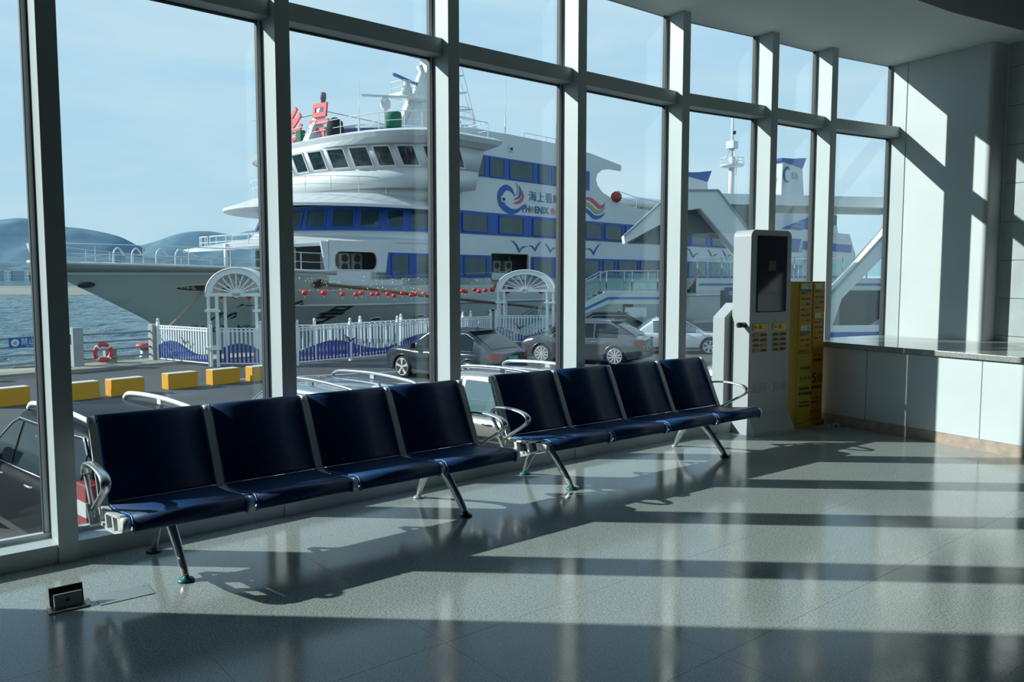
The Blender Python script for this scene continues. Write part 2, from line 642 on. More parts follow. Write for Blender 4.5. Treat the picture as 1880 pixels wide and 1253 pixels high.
# mullions (deep fins), with the glazing frame and gaskets behind them
for i in range(9):
    d = MD[i]; nn = inward(d)
    g = V2(G[i])
    w = .098
    mb = MB()
    a = g + d * (.0)
    zt = Z_C + (.9 if False else 0.0)
    c = g + d * (w / 2) + nn * (DEPTH / 2)
    ang = math.atan2(d.y, d.x)
    if i == 8:
        c = g + d * (.02) + nn * (DEPTH / 2)
        w = .04
    mb.box((c.x, c.y, zt / 2), (w, DEPTH, zt), rz=ang)
    o = structure(obj('trim_%d' % (i + 1), mb, 'mullion_paint', bevel=.003))
    fr = MB()
    for sgn in ((-1, 1) if i < 8 else (-1,)):
        off = (-.015 if sgn < 0 else w + .015)
        cc = g + d * off + nn * .012
        fr.box((cc.x, cc.y, zt / 2), (.024, .035, zt), rz=ang)
    obj('glazing_frame', fr, 'frame_paint', o)
    gk = MB()
    for off in ((-.030, -.001) if i == 8 else (-.030, -.001, w + .001, w + .030)):
        cc = g + d * off + nn * .016
        gk.box((cc.x, cc.y, zt / 2), (.0045, .037, zt), rz=ang)
    obj('gasket', gk, 'gasket', o)

for i in range(8):
    W = sgroup('window_%d' % (i + 1))
    a, b = V2(G[i]), V2(G[i + 1])
    d = (b - a).normalized(); nn = inward(d)
    ang = math.atan2(d.y, d.x)
    w = .098
    a2 = a + d * w
    L = (b - a2).length
    mid = (a2 + b) / 2
    for z0, z1 in ((.09, Z_TR + .02), (Z_TR + .09, Z_C)):
        obj('glass_pane', MB().box((mid.x, mid.y, (z0 + z1) / 2), (L, .012, z1 - z0), rz=ang), 'window_glass', W)
    # transom, a shallower box than the fins, with a bevelled look at its ends
    c = mid + nn * .075
    obj('transom', MB().box((c.x, c.y, Z_TR + .0575), (L + .002, .15, .115), rz=ang), 'mullion_paint', W, bevel=.003)
    c = mid + nn * .006
    obj('gasket', MB().box((c.x, c.y, Z_TR - .004), (L - .01, .03, .012), rz=ang), 'gasket', W)
    # low curb under the glass
    c = mid + nn * (DEPTH * .48)
    obj('curb', MB().box((c.x, c.y, .045), (L + .002, DEPTH * .93, .11), rz=ang), 'mullion_paint', W, bevel=.003)
    c = mid + nn * .02
    obj('glazing_frame', MB().box((c.x, c.y, .112), (L, .035, .03), rz=ang), 'frame_paint', W)

def wall(name, pts, z0, z1, m, thick=.12, side=1):
    """wall standing along the polyline; side=+1 puts the body to the left of travel"""
    mb = MB()
    P = [V2(p) for p in pts]
    outp = []
    for i, p in enumerate(P):
        if i == 0: d = (P[1] - P[0]).normalized(); off = Vector((-d.y, d.x))
        elif i == len(P) - 1: d = (P[-1] - P[-2]).normalized(); off = Vector((-d.y, d.x))
        else:
            d1 = (P[i] - P[i - 1]).normalized(); d2 = (P[i + 1] - P[i]).normalized()
            n1 = Vector((-d1.y, d1.x)); n2 = Vector((-d2.y, d2.x))
            off = (n1 + n2); off = off / max(.35, off.dot(n1))
        outp.append(p + off * thick * side)
    for i in range(len(P) - 1):
        mb.prism([tuple(P[i]), tuple(P[i + 1]), tuple(outp[i + 1]), tuple(outp[i])], 'z', z0, z1)
    return structure(obj(name, mb, m))

# window-side wall left of the last mullion, side and back walls
wall('wall_left', [(-7.2, .35), G[0]], -.3, 4.7, 'wall_inner', .25)
wall('wall_back', [(P3.x, P3.y), (-1.5, -9.5), (-7.2, .35)], -.3, 4.7, 'wall_inner', .25, 1)
# end wall: painted pier with a rounded corner, then stone-clad wall in the recess
corner = []
e3 = Vector((.86, .51))
for k in range(7):
    t_ = k / 6 * PI / 2
    corner.append(tuple(P1 - d8 * .05 + e3 * .05 + d8 * .05 * math.sin(t_) - e3 * .05 * math.cos(t_)))
wall('wall_right', [(G[8][0], G[8][1])] + corner + [tuple(P2)], -.3, Z_C + .3, 'wall_paint', .1)
wr = wall('wall_end', [tuple(P2), tuple(P3)], -.3, 4.7, 'joint_pale', .2)
for r_ in range(0, 11):
    for c_ in range(0, 8):
        s0 = .03 + c_ * .9
        z0 = -.28 + r_ * .40
        cc = P2 + d8 * (s0 + .445) - e3 * .006
        obj('stone_panel', MB().box((cc.x, cc.y, z0 + .1975), (.892, .016, .392), rz=math.atan2(d8.y, d8.x)), 'wall_stone', wr)

# soffit over the windows, its inner edge follows the glass at 1.5 m; higher ceiling beyond, its darkness put into the colour
inner = []
for i in range(9):
    nn = inward(MD[i])
    inner.append(tuple(V2(G[i]) + nn * 1.5))
ext0 = tuple(V2(inner[0]) - U * 3)
ext8 = tuple(V2(inner[8]) + Vector((.86, .50)) * 9)
outer = [tuple(V2(G[0]) - U * 3)] + [tuple(V2(g) - inward(MD[i]) * .02) for i, g in enumerate(G)] + [tuple(V2(G[8]) + Vector((.86, .5)) * 9)]
mb = MB()
inn = [ext0] + inner + [ext8]
for i in range(len(inn) - 1):
    mb.prism([inn[i], inn[i + 1], outer[i + 1], outer[i]], 'z', Z_C, Z_C + .55)
structure(obj('ceiling', mb, 'ceiling_paint'))
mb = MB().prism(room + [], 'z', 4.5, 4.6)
o = structure(obj('ceiling_upper', mb, 'upper_ceiling_shade'))
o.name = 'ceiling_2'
# air duct seen in the top right corner
du = thing('air_duct', 'dark rectangular air duct hanging below the high ceiling, top right corner', 'duct', (5.25, 7.25, 4.02), R(31))
obj('duct_body', MB().box((0, 0, .22), (1.6, .5, .42)), 'upper_ceiling_shade', du, bevel=.01)
obj('flange', MB().box((-.80, 0, .22), (.03, .56, .48)), 'canopy_grey', du)
obj('hanger', MB().box((.2, 0, .455), (.02, .02, .06)), 'dark_steel', du)

# ledge (counter) at the end wall
Q0 = Vector((3.88, 7.43))
ca = math.atan2(d8.y, d8.x)
cnt_t = thing('ledge_cabinet', 'long pale panelled cabinet with brown plinth along the end wall', 'cabinet', (Q0.x, Q0.y, 0), ca)
# local x along d8 (towards the room), local y = left of travel = towards e3 (into the wall)
Lc0, Lc1 = -1.42, 5.0
obj('body', MB().bbox(Lc0, Lc1, .012, 1.36, 0.10, .80), 'joint_pale', cnt_t)
xs = [-1.62, -1.05, -.02, 1.05, 2.1, 3.2, 4.3, 5.0]
xs = [Lc0, -.62, .52, 1.66, 2.8, 3.9, 5.0]
for i in range(len(xs) - 1):
    obj('front_panel', MB().bbox(xs[i] + .004, xs[i + 1] - .004, 0, .02, .105, .80), 'counter_front', cnt_t, bevel=.002)
obj('plinth', MB().bbox(Lc0, Lc1, .004, .05, 0, .103), 'skirting', cnt_t)
top = thing('stone_worktop', 'polished grey speckled stone ledge top catching the window light', 'worktop', (Q0.x, Q0.y, .8), ca)
slab = [(-1.50, -.03), (5.0, -.03), (5.0, 1.66), (-.26, 1.66), (-.26, 1.395), (-1.44, 1.395), (-1.46, .35)]
obj('slab', MB().prism(slab, 'z', .012, .062), 'worktop_stone', top, bevel=.004)
obj('build_up', MB().bbox(-1.40, 4.98, -.006, .05, 0, .012), 'canopy_grey', top)

# ================================================================ BENCHES
def bench(x0, y0, th, label, foot_mats):
    B = thing('waiting_bench', label, 'bench', (x0, y0, 0), th, 'four-seat waiting benches along the windows')
    p, w = .6, .546
    TR = (-.226, .794)
    # seat pan and backrest as slightly curved sheets; profile in (n, z), n towards the room
    seat_prof = [(.002, .364), (.06, .362), (.14, .366), (.22, .374), (.30, .384), (.36, .393), (.42, .402), (.457, .398), (.478, .378), (.484, .352), (.476, .328), (.458, .318)]
    back_prof = [(.006, .372), (-.012, .40), (-.05, .475), (-.095, .57), (-.14, .665), (-.178, .745), (-.198, .780), (-.218, .794), (-.240, .788), (-.250, .768), (-.246, .748)]
    def sheet(prof, th_):
        P = [Vector((0, q[0], q[1])) for q in smoothpath([(q[0], q[1], 0) for q in prof], 2)]
        P = [(v_.y, v_.z) for v_ in P]
        mb = MB()
        r1, r2 = [], []
        for i, q in enumerate(P):
            a_ = Vector(P[max(0, i - 1)]); b_ = Vector(P[min(len(P) - 1, i + 1)])
            t_ = (b_ - a_).normalized()
            n_ = Vector((-t_.y, t_.x))
            r1.append(Vector(q)); r2.append(Vector(q) - n_ * th_)
        ring = r1 + r2[::-1]
        rings = [[(x, -q[0], q[1]) for q in ring] for x in (0, w)]
        mb.loft(rings, smooth=False)
        # smooth only the long faces
        n_ = len(ring)
        for k in range(n_):
            mb.sm[k] = True
        return mb
    P = seat_prof
    mS = sheet([(a_, b_) for a_, b_ in seat_prof], .016).mesh('seat', 'navy_shell')
    mB = sheet([(a_, b_) for a_, b_ in back_prof][::-1], .016).mesh('backrest', 'navy_shell')
    def edge(prof):
        mb = MB()
        mb.tube([(0, -q[0], q[1] - .004) for q in prof], .006, 6)
        return mb
    mE = edge(seat_prof).mesh('edge_trim', 'blue_trim', fix=False)
    mF = edge(back_prof).mesh('edge_trim', 'blue_trim', fix=False)
    # side bracket: cast plate with slots, rings at both ends
    def bracket():
        mb = MB()
        def strip(a_, b_, t_, wd=.030):
            a_, b_ = Vector((0, -a_[0], a_[1])), Vector((0, -b_[0], b_[1]))
            mb.bar(a_, b_, wd, t_, up=(1, 0, 0)) if False else mb.bar(a_, b_, t_, wd, up=(1, 0, 0))
        f = [(.010, .358), (-.030, .44), (-.085, .56), (-.132, .665), (-.178, .755)]
        for i in range(4): strip(f[i], f[i + 1], .013, .042)
        g = [(-.035, .325), (-.075, .44), (-.125, .54), (-.170, .65), (-.205, .745)]
        for i in range(4): strip(g[i], g[i + 1], .011)
        strip((-.045, .44), (-.075, .44), .02)
        strip((-.10, .555), (-.125, .54), .035)
        strip((-.15, .66), (-.17, .65), .02)
        # top ring
        mb.lathe([(.012, -.016), (.030, -.016), (.030, .016), (.012, .016)], 16, (0, .206, .762), 'x')
        # seat part: triangular truss
        s1 = [(.0, .352), (.12, .345), (.26, .362), (.40, .385)]
        for i in range(3): strip(s1[i], s1[i + 1], .014)
        s2 = [(-.03, .262), (.12, .262), (.28, .282), (.44, .328)]
        for i in range(3): strip(s2[i], s2[i + 1], .014)
        strip((-.02, .35), (-.03, .262), .022)
        strip((.10, .345), (.12, .262), .03)
        strip((.24, .36), (.27, .282), .03)
        strip((.37, .385), (.39, .315), .06)
        mb.lathe([(.013, -.017), (.034, -.017), (.034, .017), (.013, .017)], 16, (0, -.437, .358), 'x')
        return mb.mesh('side_bracket', 'painted_aluminium')
    mK = bracket()
    mH = MB().lathe([(.0135, -.008), (.0135, .012)], 12, axis='x').mesh('bolt_hole', 'dark_steel')
    for i in range(4):
        s_ = obj('seat', mS, None, B, (i * p, 0, 0))
        for x in (-.001, w + .001): obj('edge_trim', mE, None, s_, (x, 0, 0), label='lighter blue edge strip')
        b_ = obj('backrest', mB, None, B, (i * p, 0, 0))
        for x in (-.001, w + .001): obj('edge_trim', mF, None, b_, (x, 0, 0), label='lighter blue edge strip')
    for i in range(5):
        x = i * p - .027
        k = obj('side_bracket', mK, None, B, (x, 0, 0))
        obj('bolt_hole', mH, None, k, (-.006, .206, .762))
        obj('bolt_hole', mH, None, k, (-.006, -.437, .358))
    obj('beam', MB().bbox(.02, 2.33, -.15, -.07, .255, .315), 'dark_steel', B, bevel=.006)
    # armrests
    loop = [(-.135, .50), (-.118, .548), (-.06, .572), (.05, .582), (.16, .580), (.255, .566), (.300, .536), (.285, .503), (.235, .472), (.12, .408), (.02, .352)]
    def arm():
        P = smoothpath([(0, -a_, b_) for a_, b_ in loop], 4)
        n = len(P)
        mb = MB()
        rings = []
        for i, q in enumerate(P):
            t_ = (P[min(i + 1, n - 1)] - P[max(i - 1, 0)]).normalized()
            n_ = Vector((1, 0, 0)).cross(t_)
            f_ = i / (n - 1)
            wx = .026 if f_ < .6 else .026 - .010 * (f_ - .6) / .4
            tt = .0105
            ring = []
            for k in range(10):
                a_ = 2 * PI * k / 10
                ring.append(q + Vector((1, 0, 0)) * wx * math.cos(a_) + n_ * tt * math.sin(a_))
            rings.append(ring)
        mb.loft(rings)
        Q = smoothpath([(0, .135, .50), (0, .11, .46), (0, .04, .38), (0, -.015, .30)], 4)
        mb.tube(Q, [.013] * len(Q), 8)
        mb.bar((0, .03, .36), (0, -.04, .27), .022, .05, up=(1, 0, 0))
        return mb.mesh('armrest', 'cast_aluminium')
    mA = arm()
    for x in (-.075, 4 * p - .054 + .055):
        obj('armrest', mA, None, B, (x, 0, 0))
    # legs
    lf = [(.055, .265), (.10, .262), (.16, .232), (.24, .165), (.325, .085), (.362, .048), (.383, .022)]
    lb = [(.07, .262), (.02, .255), (-.03, .225), (-.085, .165), (-.132, .09), (-.155, .05), (-.166, .022)]
    def leg(prof, rr):
        P = smoothpath([(0, -a_, b_) for a_, b_ in prof], 3)
        n = len(P)
        return MB().tube(P, [rr[0] + (rr[1] - rr[0]) * i / (n - 1) for i in range(n)], 10, flat=1.25)
    mL = leg(lf, (.032, .017)).mesh('leg', 'cast_aluminium')
    mL2 = leg(lb, (.029, .015)).mesh('leg', 'cast_aluminium')
    k = 0
    for x in (.256, 2.0):
        for mm, nfoot in ((mL, .390), (mL2, -.166)):
            l_ = obj('leg', mm, None, B, (x, 0, 0))
            fm = foot_mats[k]; k += 1
            obj('foot_pad', MB().lathe([(.040, 0), (.042, .006), (.034, .014), (.016, .018), (.013, .030)], 18, (0, -nfoot, 0)), fm, l_,
                label={'teal_foot': 'teal stained foot pad', 'dark_steel': 'dark foot pad', 'cast_aluminium': 'silver foot pad'}[fm])
        obj('leg_clamp', MB().box((x, -.085, .285), (.085, .13, .085)), 'cast_aluminium', B, bevel=.012)
    return B

bench(-2.09, 4.055, .688, 'near navy steel waiting bench of four seats, left of the pair by the windows', ['teal_foot', 'dark_steel', 'dark_steel', 'cast_aluminium'])
b2 = bench(-.006, 5.837, .645, 'far navy steel waiting bench of four seats, next to the white charging kiosk', ['teal_foot', 'teal_foot', 'dark_steel', 'cast_aluminium'])
clip = obj('blue_clip', MB().bbox(0, .05, 0, .03, 0, .055).bbox(.012, .038, -.004, .03, .02, .04), 'ship_blue_light', None, (-1.00, 4.99, .345), rz=.688, bevel=.003)
tag(clip, 'small bright blue tag caught between third and fourth seats of the near bench', 'tag')

# ================================================================ CHARGING KIOSKS
KA = R(29.9)
K = thing('charging_kiosk', 'tall white rental charging kiosk with a dark vertical screen', 'kiosk', (2.30, 7.64, 0), KA)
def rrect(x0, x1, z0, z1, r, n=5, rt=True):
    p = [(x0, z0), (x1, z0)]
    p += [(x1 - r + r * math.cos(a_), z1 - r + r * math.sin(a_)) for a_ in [PI / 2 * i / n for i in range(n + 1)]]
    p += [(x0 + r - r * math.sin(a_), z1 - r + r * math.cos(a_)) for a_ in [PI / 2 * i / n for i in range(n + 1)]]
    return p
KW = .575
obj('body', MB().prism(rrect(0.015, KW, .02, 1.995, .065), 'y', .04, .27), 'kiosk_white', K, bevel=.006)
fl_ = MB()
r0 = [(.010, -.055, 0), (KW + .003, -.055, 0), (KW + .003, .275, 0), (.010, .275, 0)]
r1_ = [(.010, -.055, .03), (KW + .003, -.055, .03), (KW + .003, .275, .03), (.010, .275, .03)]
r2_ = [(.012, .036, .20), (KW + .003, .036, .20), (KW + .003, .274, .20), (.012, .274, .20)]
fl_.loft([r0, r1_, r2_], smooth=False)
obj('flared_base', fl_, 'kiosk_white', K)
sx0, sx1, sz0, sz1 = .105, .500, 1.205, 1.930
obj('screen', MB().bbox(sx0, sx1, .030, .05, sz0, sz1), 'kiosk_screen', K, bevel=.003)
sc_fr = MB().bbox(sx0 - .008, sx0, .034, .045, sz0 - .008, sz1 + .008).bbox(sx1, sx1 + .008, .034, .045, sz0 - .008, sz1 + .008).bbox(sx0, sx1, .034, .045, sz1, sz1 + .008).bbox(sx0, sx1, .034, .045, sz0 - .008, sz0)
obj('screen_bezel', sc_fr, 'plastic_dark', K)
sc_i = MB().bbox(.245, .345, .0285, .031, 1.60, 1.70)
obj('screen_image', sc_i, 'screen_tint', K)
def slotmesh(w_, h_, m_='kiosk_orange'):
    mb = MB()
    mb.prism(rrect(-w_ / 2, w_ / 2, -h_ / 2, h_ / 2, h_ * .45, 3), 'y', -.006, .002)
    return mb.mesh('power_bank_slot', m_)
slm = slotmesh(.082, .034)
slin = MB().bbox(-.028, .028, -.009, -.004, -.008, .008).mesh('slot_mouth', 'slot_dark')
for gx in (.075, .345):
    lb_ = obj('label_plate', MB().bbox(gx - .015, gx + .175, .030, .042, 1.018, 1.085), 'label_yellow', K, bevel=.002)
    obj('label_print', MB().bbox(gx + .06, gx + .10, .0285, .031, 1.032, 1.072), 'kiosk_orange', lb_)
    obj('label_print', MB().bbox(gx - .003, gx + .03, .0285, .031, 1.040, 1.065), 'kiosk_orange', lb_)
    for r_ in range(4):
        for c_ in range(2):
            s_ = obj('power_bank_slot', slm, None, K, (gx + .032 + c_ * .104, .038, .975 - r_ * .050))
            if (r_ + c_) % 3 != 0 or gx > .3:
                obj('slot_mouth', slin, None, s_)
text('kiosk_lettering', '美团 · 充电', .103, 'ink_grey', K, (.058, .0385, .415), label='faint grey lettering')
obj('side_handle', MB().tube([(-.075, .10, 1.075), (-.04, .10, 1.075), (.02, .10, 1.075)], .026, 12), 'black_plastic', K)

WC = thing('white_cabinet', 'low plain white cabinet with a sloping top behind the charging kiosk', 'cabinet', (2.10, 7.86, 0), KA)
obj('body', MB().prism([(0, 0), (.5, 0), (.5, 1.28), (.17, 1.28), (0, 1.14)], 'y', .0, .16), 'kiosk_white', WC, bevel=.004)
obj('foot_rail', MB().bbox(.01, .49, .01, .15, 0, .02), 'canopy_grey', WC)

def slim(name, label, loc, w_, upper, kind):
    T = thing(name, label, 'kiosk', loc, KA, 'slim yellow charging cabinets')
    obj('body', MB().bbox(0, w_, 0, .12, 0, 1.495), upper, T, bevel=.004)
    obj('face_plate', MB().bbox(.012, w_ - .008, -.006, .004, .80, 1.485), 'kiosk_yellow', T, bevel=.002)
    mz = 1.45
    def lab(z, strip=None):
        l_ = obj('label_plate', MB().bbox(.03, w_ - .02, -.012, -.004, z - .055, z), 'label_white', T, bevel=.0015)
        obj('label_print', MB().bbox(w_ - .065, w_ - .035, -.0135, -.011, z - .045, z - .01), 'ink_grey', l_)
        if strip:
            obj('label_strip', MB().bbox(.03, w_ - .02, -.012, -.004, z - .085, z - .06), strip, T, label='teal label strip')
    sm = MB().prism(rrect(-.027, .027, -.012, .012, .010, 3), 'y', -.004, .003).mesh('power_bank_slot', 'kiosk_orange')
    si = MB().bbox(-.02, .02, -.007, -.003, -.005, .005).mesh('slot_mouth', 'slot_dark')
    def rows(z, n):
        for r_ in range(n):
            for c_ in range(2):
                s_ = obj('power_bank_slot', sm, None, T, (w_ * .33 + c_ * w_ * .38, -.006, z - r_ * .055))
                if (r_ * 2 + c_) % 3 != 1:
                    obj('slot_mouth', si, None, s_)
    if kind == 1:
        lab(1.475, 'label_teal'); rows(1.375, 6)
        lab(1.05, 'label_teal'); rows(.955, 4)
        obj('lower_board', MB().bbox(.002, w_ - .002, -.022, .004, .05, .76), 'kiosk_lemon', T, bevel=.002)
        y = -.0225
        text('heading', '美团充电', .038, 'ink_dark', T, (.025, y, .60))
        ic = MB()
        for x in (.045, .105, .165):
            for q in range(12):
                a0, a1 = 2 * PI * q / 12, 2 * PI * (q + 1) / 12
                ic.bar((x + .018 * math.cos(a0), y, .51 + .018 * math.sin(a0)), (x + .018 * math.cos(a1), y, .51 + .018 * math.sin(a1)), .003, .003, up=(0, 1, 0))
            ic.bbox(x - .005, x + .005, y - .001, y + .001, .502, .518)
        obj('icon_row', ic, 'ink_dark', T)
        text('slogan', '美团充电', .036, 'ink_dark', T, (.020, y, .39), bold=.0006)
        text('slogan', '给生活加满电', .034, 'ink_dark', T, (.012, y, .34), bold=.0006, sx=.98)
        text('small_print', '扫码租借充电宝', .022, 'ink_dark', T, (.020, y, .255))
        text('small_print', '使用更方便快捷', .022, 'ink_dark', T, (.020, y, .215))
    else:
        lab(1.475); rows(1.39, 4)
        lab(1.17); rows(1.075, 4)
        y = -.0015
        text('small_print', '美团 · 充电', .026, 'ink_red', T, (.035, y, .72))
        text('slogan', '充电更快', .034, 'ink_dark', T, (.030, y, .665))
        text('big_number', '5', .15, 'ink_dark', T, (.022, y, .44), bold=.002)
        text('big_number', '倍', .095, 'ink_dark', T, (.105, y, .45))
        text('slogan', '超级快充', .040, 'ink_dark', T, (.022, y, .375))
        text('small_print', '新升级', .028, 'ink_red', T, (.05, y, .27))
        text('small_print', '随借随还', .030, 'ink_red', T, (.03, y, .225))
        ic = MB()
        for x in (.06, .135):
            for q in range(10):
                a0, a1 = 2 * PI * q / 12, 2 * PI * (q + 1) / 12
                ic.bar((x + .012 * math.cos(a0), y, .13 + .012 * math.sin(a0)), (x + .012 * math.cos(a1), y, .13 + .012 * math.sin(a1)), .004, .002, up=(0, 1, 0))
        obj('icon_row', ic, 'ink_dark', T)
    obj('base_plate', MB().bbox(-.005, w_ + .005, -.035, .125, 0, .045), upper, T, bevel=.004)
    return T
slim('charging_cabinet', 'slim yellow charging cabinet touching the white kiosk, teal strips under its labels', (2.895, 8.06, 0), .195, 'kiosk_yellow', 1)
slim('charging_cabinet', 'slim orange-yellow charging cabinet nearest the stone ledge, printed with a big 5', (3.105, 8.245, 0), .195, 'kiosk_orange', 2)

# things on the floor
pw_ = thing('power_adapter', 'small white power adapter on the floor in front of the yellow cabinets', 'adapter', (3.33, 8.10, 0), R(20), 'adapters by the yellow cabinets')
obj('adapter_body', MB().box((0, 0, .02), (.07, .05, .04)), 'kiosk_white', pw_, bevel=.004)
obj('plug_face', MB().box((-.02, -.026, .02), (.02, .004, .02)), 'black_plastic', pw_)
pw2 = thing('cable_bundle', 'grey clump of coiled cable lying on the floor by the yellow cabinets', 'cable', (3.17, 8.00, 0), 0)
pts = [(.05 * math.cos(a_ * .9) * (1 + .2 * math.sin(a_)), .035 * math.sin(a_ * .9), .010 + .0035 * a_ * .4) for a_ in [i * .5 for i in range(34)]]
obj('coil', MB().tube(pts, .006, 6), 'canopy_grey', pw2)
obj('strain_relief', MB().tube([(.0, 0, .02), (.01, .0, .06), (.02, .01, .085)], .004, 6), 'canopy_grey', pw2)
cb = obj('power_cable', MB().tube([tuple(q) for q in smoothpath([(2.12, 7.98, .16), (2.03, 7.80, .03), (1.98, 7.72, .006), (1.85, 7.72, .006), (1.74, 7.80, .006), (1.78, 7.87, .006), (1.92, 7.85, .006), (2.05, 7.92, .05), (2.08, 7.98, .2)], 8)], .006, 6), 'black_plastic')
tag(cb, 'thin black cable trailing on the floor beside the white kiosk', 'cable')

fb_ = thing('floor_socket_box', 'open floor socket box with a raised brown metal lid', 'socket', (-2.065, 3.60, 0), R(38))
obj('frame', MB().bbox(-.085, .085, -.06, .06, .0, .008), 'brass_plate', fb_, bevel=.002)
obj('well', MB().bbox(-.068, .068, -.046, .046, .0075, .0095), 'brown_metal', fb_)
obj('lid', MB().add([(-.07, .02, .008), (.07, .02, .008), (.07, .05, .085), (-.07, .05, .085), (-.07, .024, .008), (.07, .024, .008), (.07, .054, .085), (-.07, .054, .085)],
                    [(0, 1, 2, 3), (7, 6, 5, 4), (0, 4, 5, 1), (1, 5, 6, 2), (2, 6, 7, 3), (3, 7, 4, 0)]), 'brown_metal', fb_)
sk = obj('socket_panel', MB().add([(-.055, -.02, .010), (.06, -.02, .010), (.06, .012, .062), (-.055, .012, .062), (-.055, .02, .010), (.06, .02, .010), (.06, .02, .062), (-.055, .02, .062)],
                    [(0, 1, 2, 3), (7, 6, 5, 4), (0, 4, 5, 1), (1, 5, 6, 2), (2, 6, 7, 3), (3, 7, 4, 0)]), 'canopy_grey', fb_)
obj('socket_hole', MB().lathe([(.009, 0), (.009, .004)], 10, (.0, -.008, .034), 'y'), 'black_plastic', sk)
cp = thing('floor_cover_plate', 'flat closed metal cover plate in the floor beside the open socket box', 'cover', (-1.87, 3.74, 0), R(38))
obj('plate', MB().bbox(-.12, .12, -.075, .075, .0, .003), 'cover_plate', cp, bevel=.001)
obj('screw', MB().lathe([(.004, .003), (.004, .0038)], 8, (.1, .055, 0)), 'dark_steel', cp)

# ================================================================ OUTSIDE GROUND
GZ = -1.68
TH = R(46.38)
SA = Vector((math.cos(TH), math.sin(TH)))
SN = Vector((-math.sin(TH), math.cos(TH)))
SP0 = Vector((-2.86, 44.0))
def ship2w(s, w): return SP0 + SA * s + SN * w
def q_(s, w):
    p = ship2w(s, w); return (p.x, p.y)
# asphalt up to the quay edge, the quay edge strip, the sea
gp = [q_(-70, -2.0), q_(130, -2.0), (160, 60), (120, -30), (8, -4), (4.9, 9.6), (-3.9, 3.2), (-40, -30)]
structure(obj('ground', MB().prism([q_(-70, -2.4), q_(160, -2.4), q_(160, -90), (40, -20), (7, 8.5), G[8], G[4], G[0], (-9, -1.5), (-45, -20)], 'z', GZ - 3.5, GZ), 'asphalt'))
qp = MB().prism([q_(-70, -2.4), q_(160, -2.4), q_(160, -.45), q_(-70, -.45)], 'z', GZ - 3.5, GZ + .06)
structure(obj('quay_edge', qp, 'quay_sand'))
def sea_mesh():
    vs, fs = [], []
    x0, x1, dx, y0, y1, dy = -175.0, 15.0, 1.0, 22.0, 268.0, .75
    nx, ny = int((x1 - x0) / dx), int((y1 - y0) / dy)
    comps = [(random.uniform(.7, 3.0), random.uniform(-1.1, 1.1), random.uniform(0, 6.28)) for _ in range(14)]
    comps = [(k * math.sin(a), k * math.cos(a), p, .05 / k ** .9) for k, a, p in comps]
    for j in range(ny + 1):
        for i in range(nx + 1):
            x, y = x0 + i * dx, y0 + j * dy
            z = sum(am * math.sin(kx * x + ky * y + ph) for kx, ky, ph, am in comps)
            vs.append((x, y, -3.7 + z))
    for j in range(ny):
        for i in range(nx):
            a = j * (nx + 1) + i
            fs.append((a, a + 1, a + nx + 2, a + nx + 1))
    mb = MB().add(vs, fs, True)
    for (a, b, c, d) in ((-6000, -200, x0, 9000), (x1, -200, 6000, 9000), (x0, y1, x1, 9000), (x0, -200, x1, y0)):
        mb.add([(a, b, -3.7), (c, b, -3.7), (c, d, -3.7), (a, d, -3.7)], [(0, 1, 2, 3)])
    return mb
structure(obj('sea', sea_mesh(), 'sea_water', fix=False))
# building plinth beneath the windows
wall('wall_plinth', [tuple(V2(g) - inward(MD[i]) * .12) for i, g in enumerate(G)], GZ - .5, -.012, 'concrete', .2, -1) if False else None
for a_, b_ in (((-8.9, 25.2), (-2.4, 28.1)), ((-6.6, 23.0), (-1.2, 25.1)), ((1.6, 26.2), (6.0, 27.6))):
    structure(obj('parking_line', MB().bar((a_[0], a_[1], GZ + .004), (b_[0], b_[1], GZ + .004), .13, .006), 'road_line'))

bw = thing('breakwater', 'long low sloping concrete breakwater across the water', 'breakwater', (-150, 262, -3.7), 0)
for i in range(9):
    obj('revetment_slab', MB().prism([(0, 0), (5, 2.2), (5.8, 2.9), (8, 2.9), (8, 0)], 'x', i * 40 - 200 + .3, i * 40 - 160.3), 'breakwater', bw)

# hills and far shore
def ridge(name, prof, dist, depth, base, m_, label, seed):
    """prof: (picture-column azimuth as x/f, height) pairs, built as a real hill mass with a back side"""
    rnd = random.Random(seed)
    n = len(prof)
    P = smoothpath([(p[0], p[1], 0) for p in prof], 6)
    rows = 9
    vs = []
    for j in range(rows):
        tt = j / (rows - 1)
        hh = math.sin(PI * min(1, tt * 1.0)) if False else (1 - abs(2 * tt - 1) ** 1.5)
        for q in P:
            jit = .045 * math.sin(q.x * 31 + j * 1.7 + seed) * math.sin(q.x * 57 - j * 2.3) if 0 < j < rows - 1 and abs(tt - .5) > .01 else 0
            y = dist + depth * (tt - .5)
            vs.append((q.x * dist * (1 + .0 * tt), y, base + q.y * max(0, hh + jit) + (q.y * .0)))
    k = len(P)
    fs = [(j * k + i, j * k + i + 1, (j + 1) * k + i + 1, (j + 1) * k + i) for j in range(rows - 1) for i in range(k - 1)]
    o = obj(name, MB().add(vs, fs, True), m_, fix=False)
    return tag(o, label, 'hill', 'hills across the bay')
f_ = 1463.0
def az(x): return (x - 940) / f_
def hh(y, d): return (522 - y) / f_ * d
D1 = 3600
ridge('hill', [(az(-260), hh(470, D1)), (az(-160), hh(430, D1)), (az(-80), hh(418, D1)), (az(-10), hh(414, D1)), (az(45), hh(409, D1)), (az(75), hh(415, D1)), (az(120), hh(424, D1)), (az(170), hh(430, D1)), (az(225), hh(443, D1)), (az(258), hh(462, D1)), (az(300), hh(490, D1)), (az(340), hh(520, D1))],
      D1, 1100, -3.7, 'hill_far_haze', 'haze-blue wooded hill at the far left across the bay', 1)
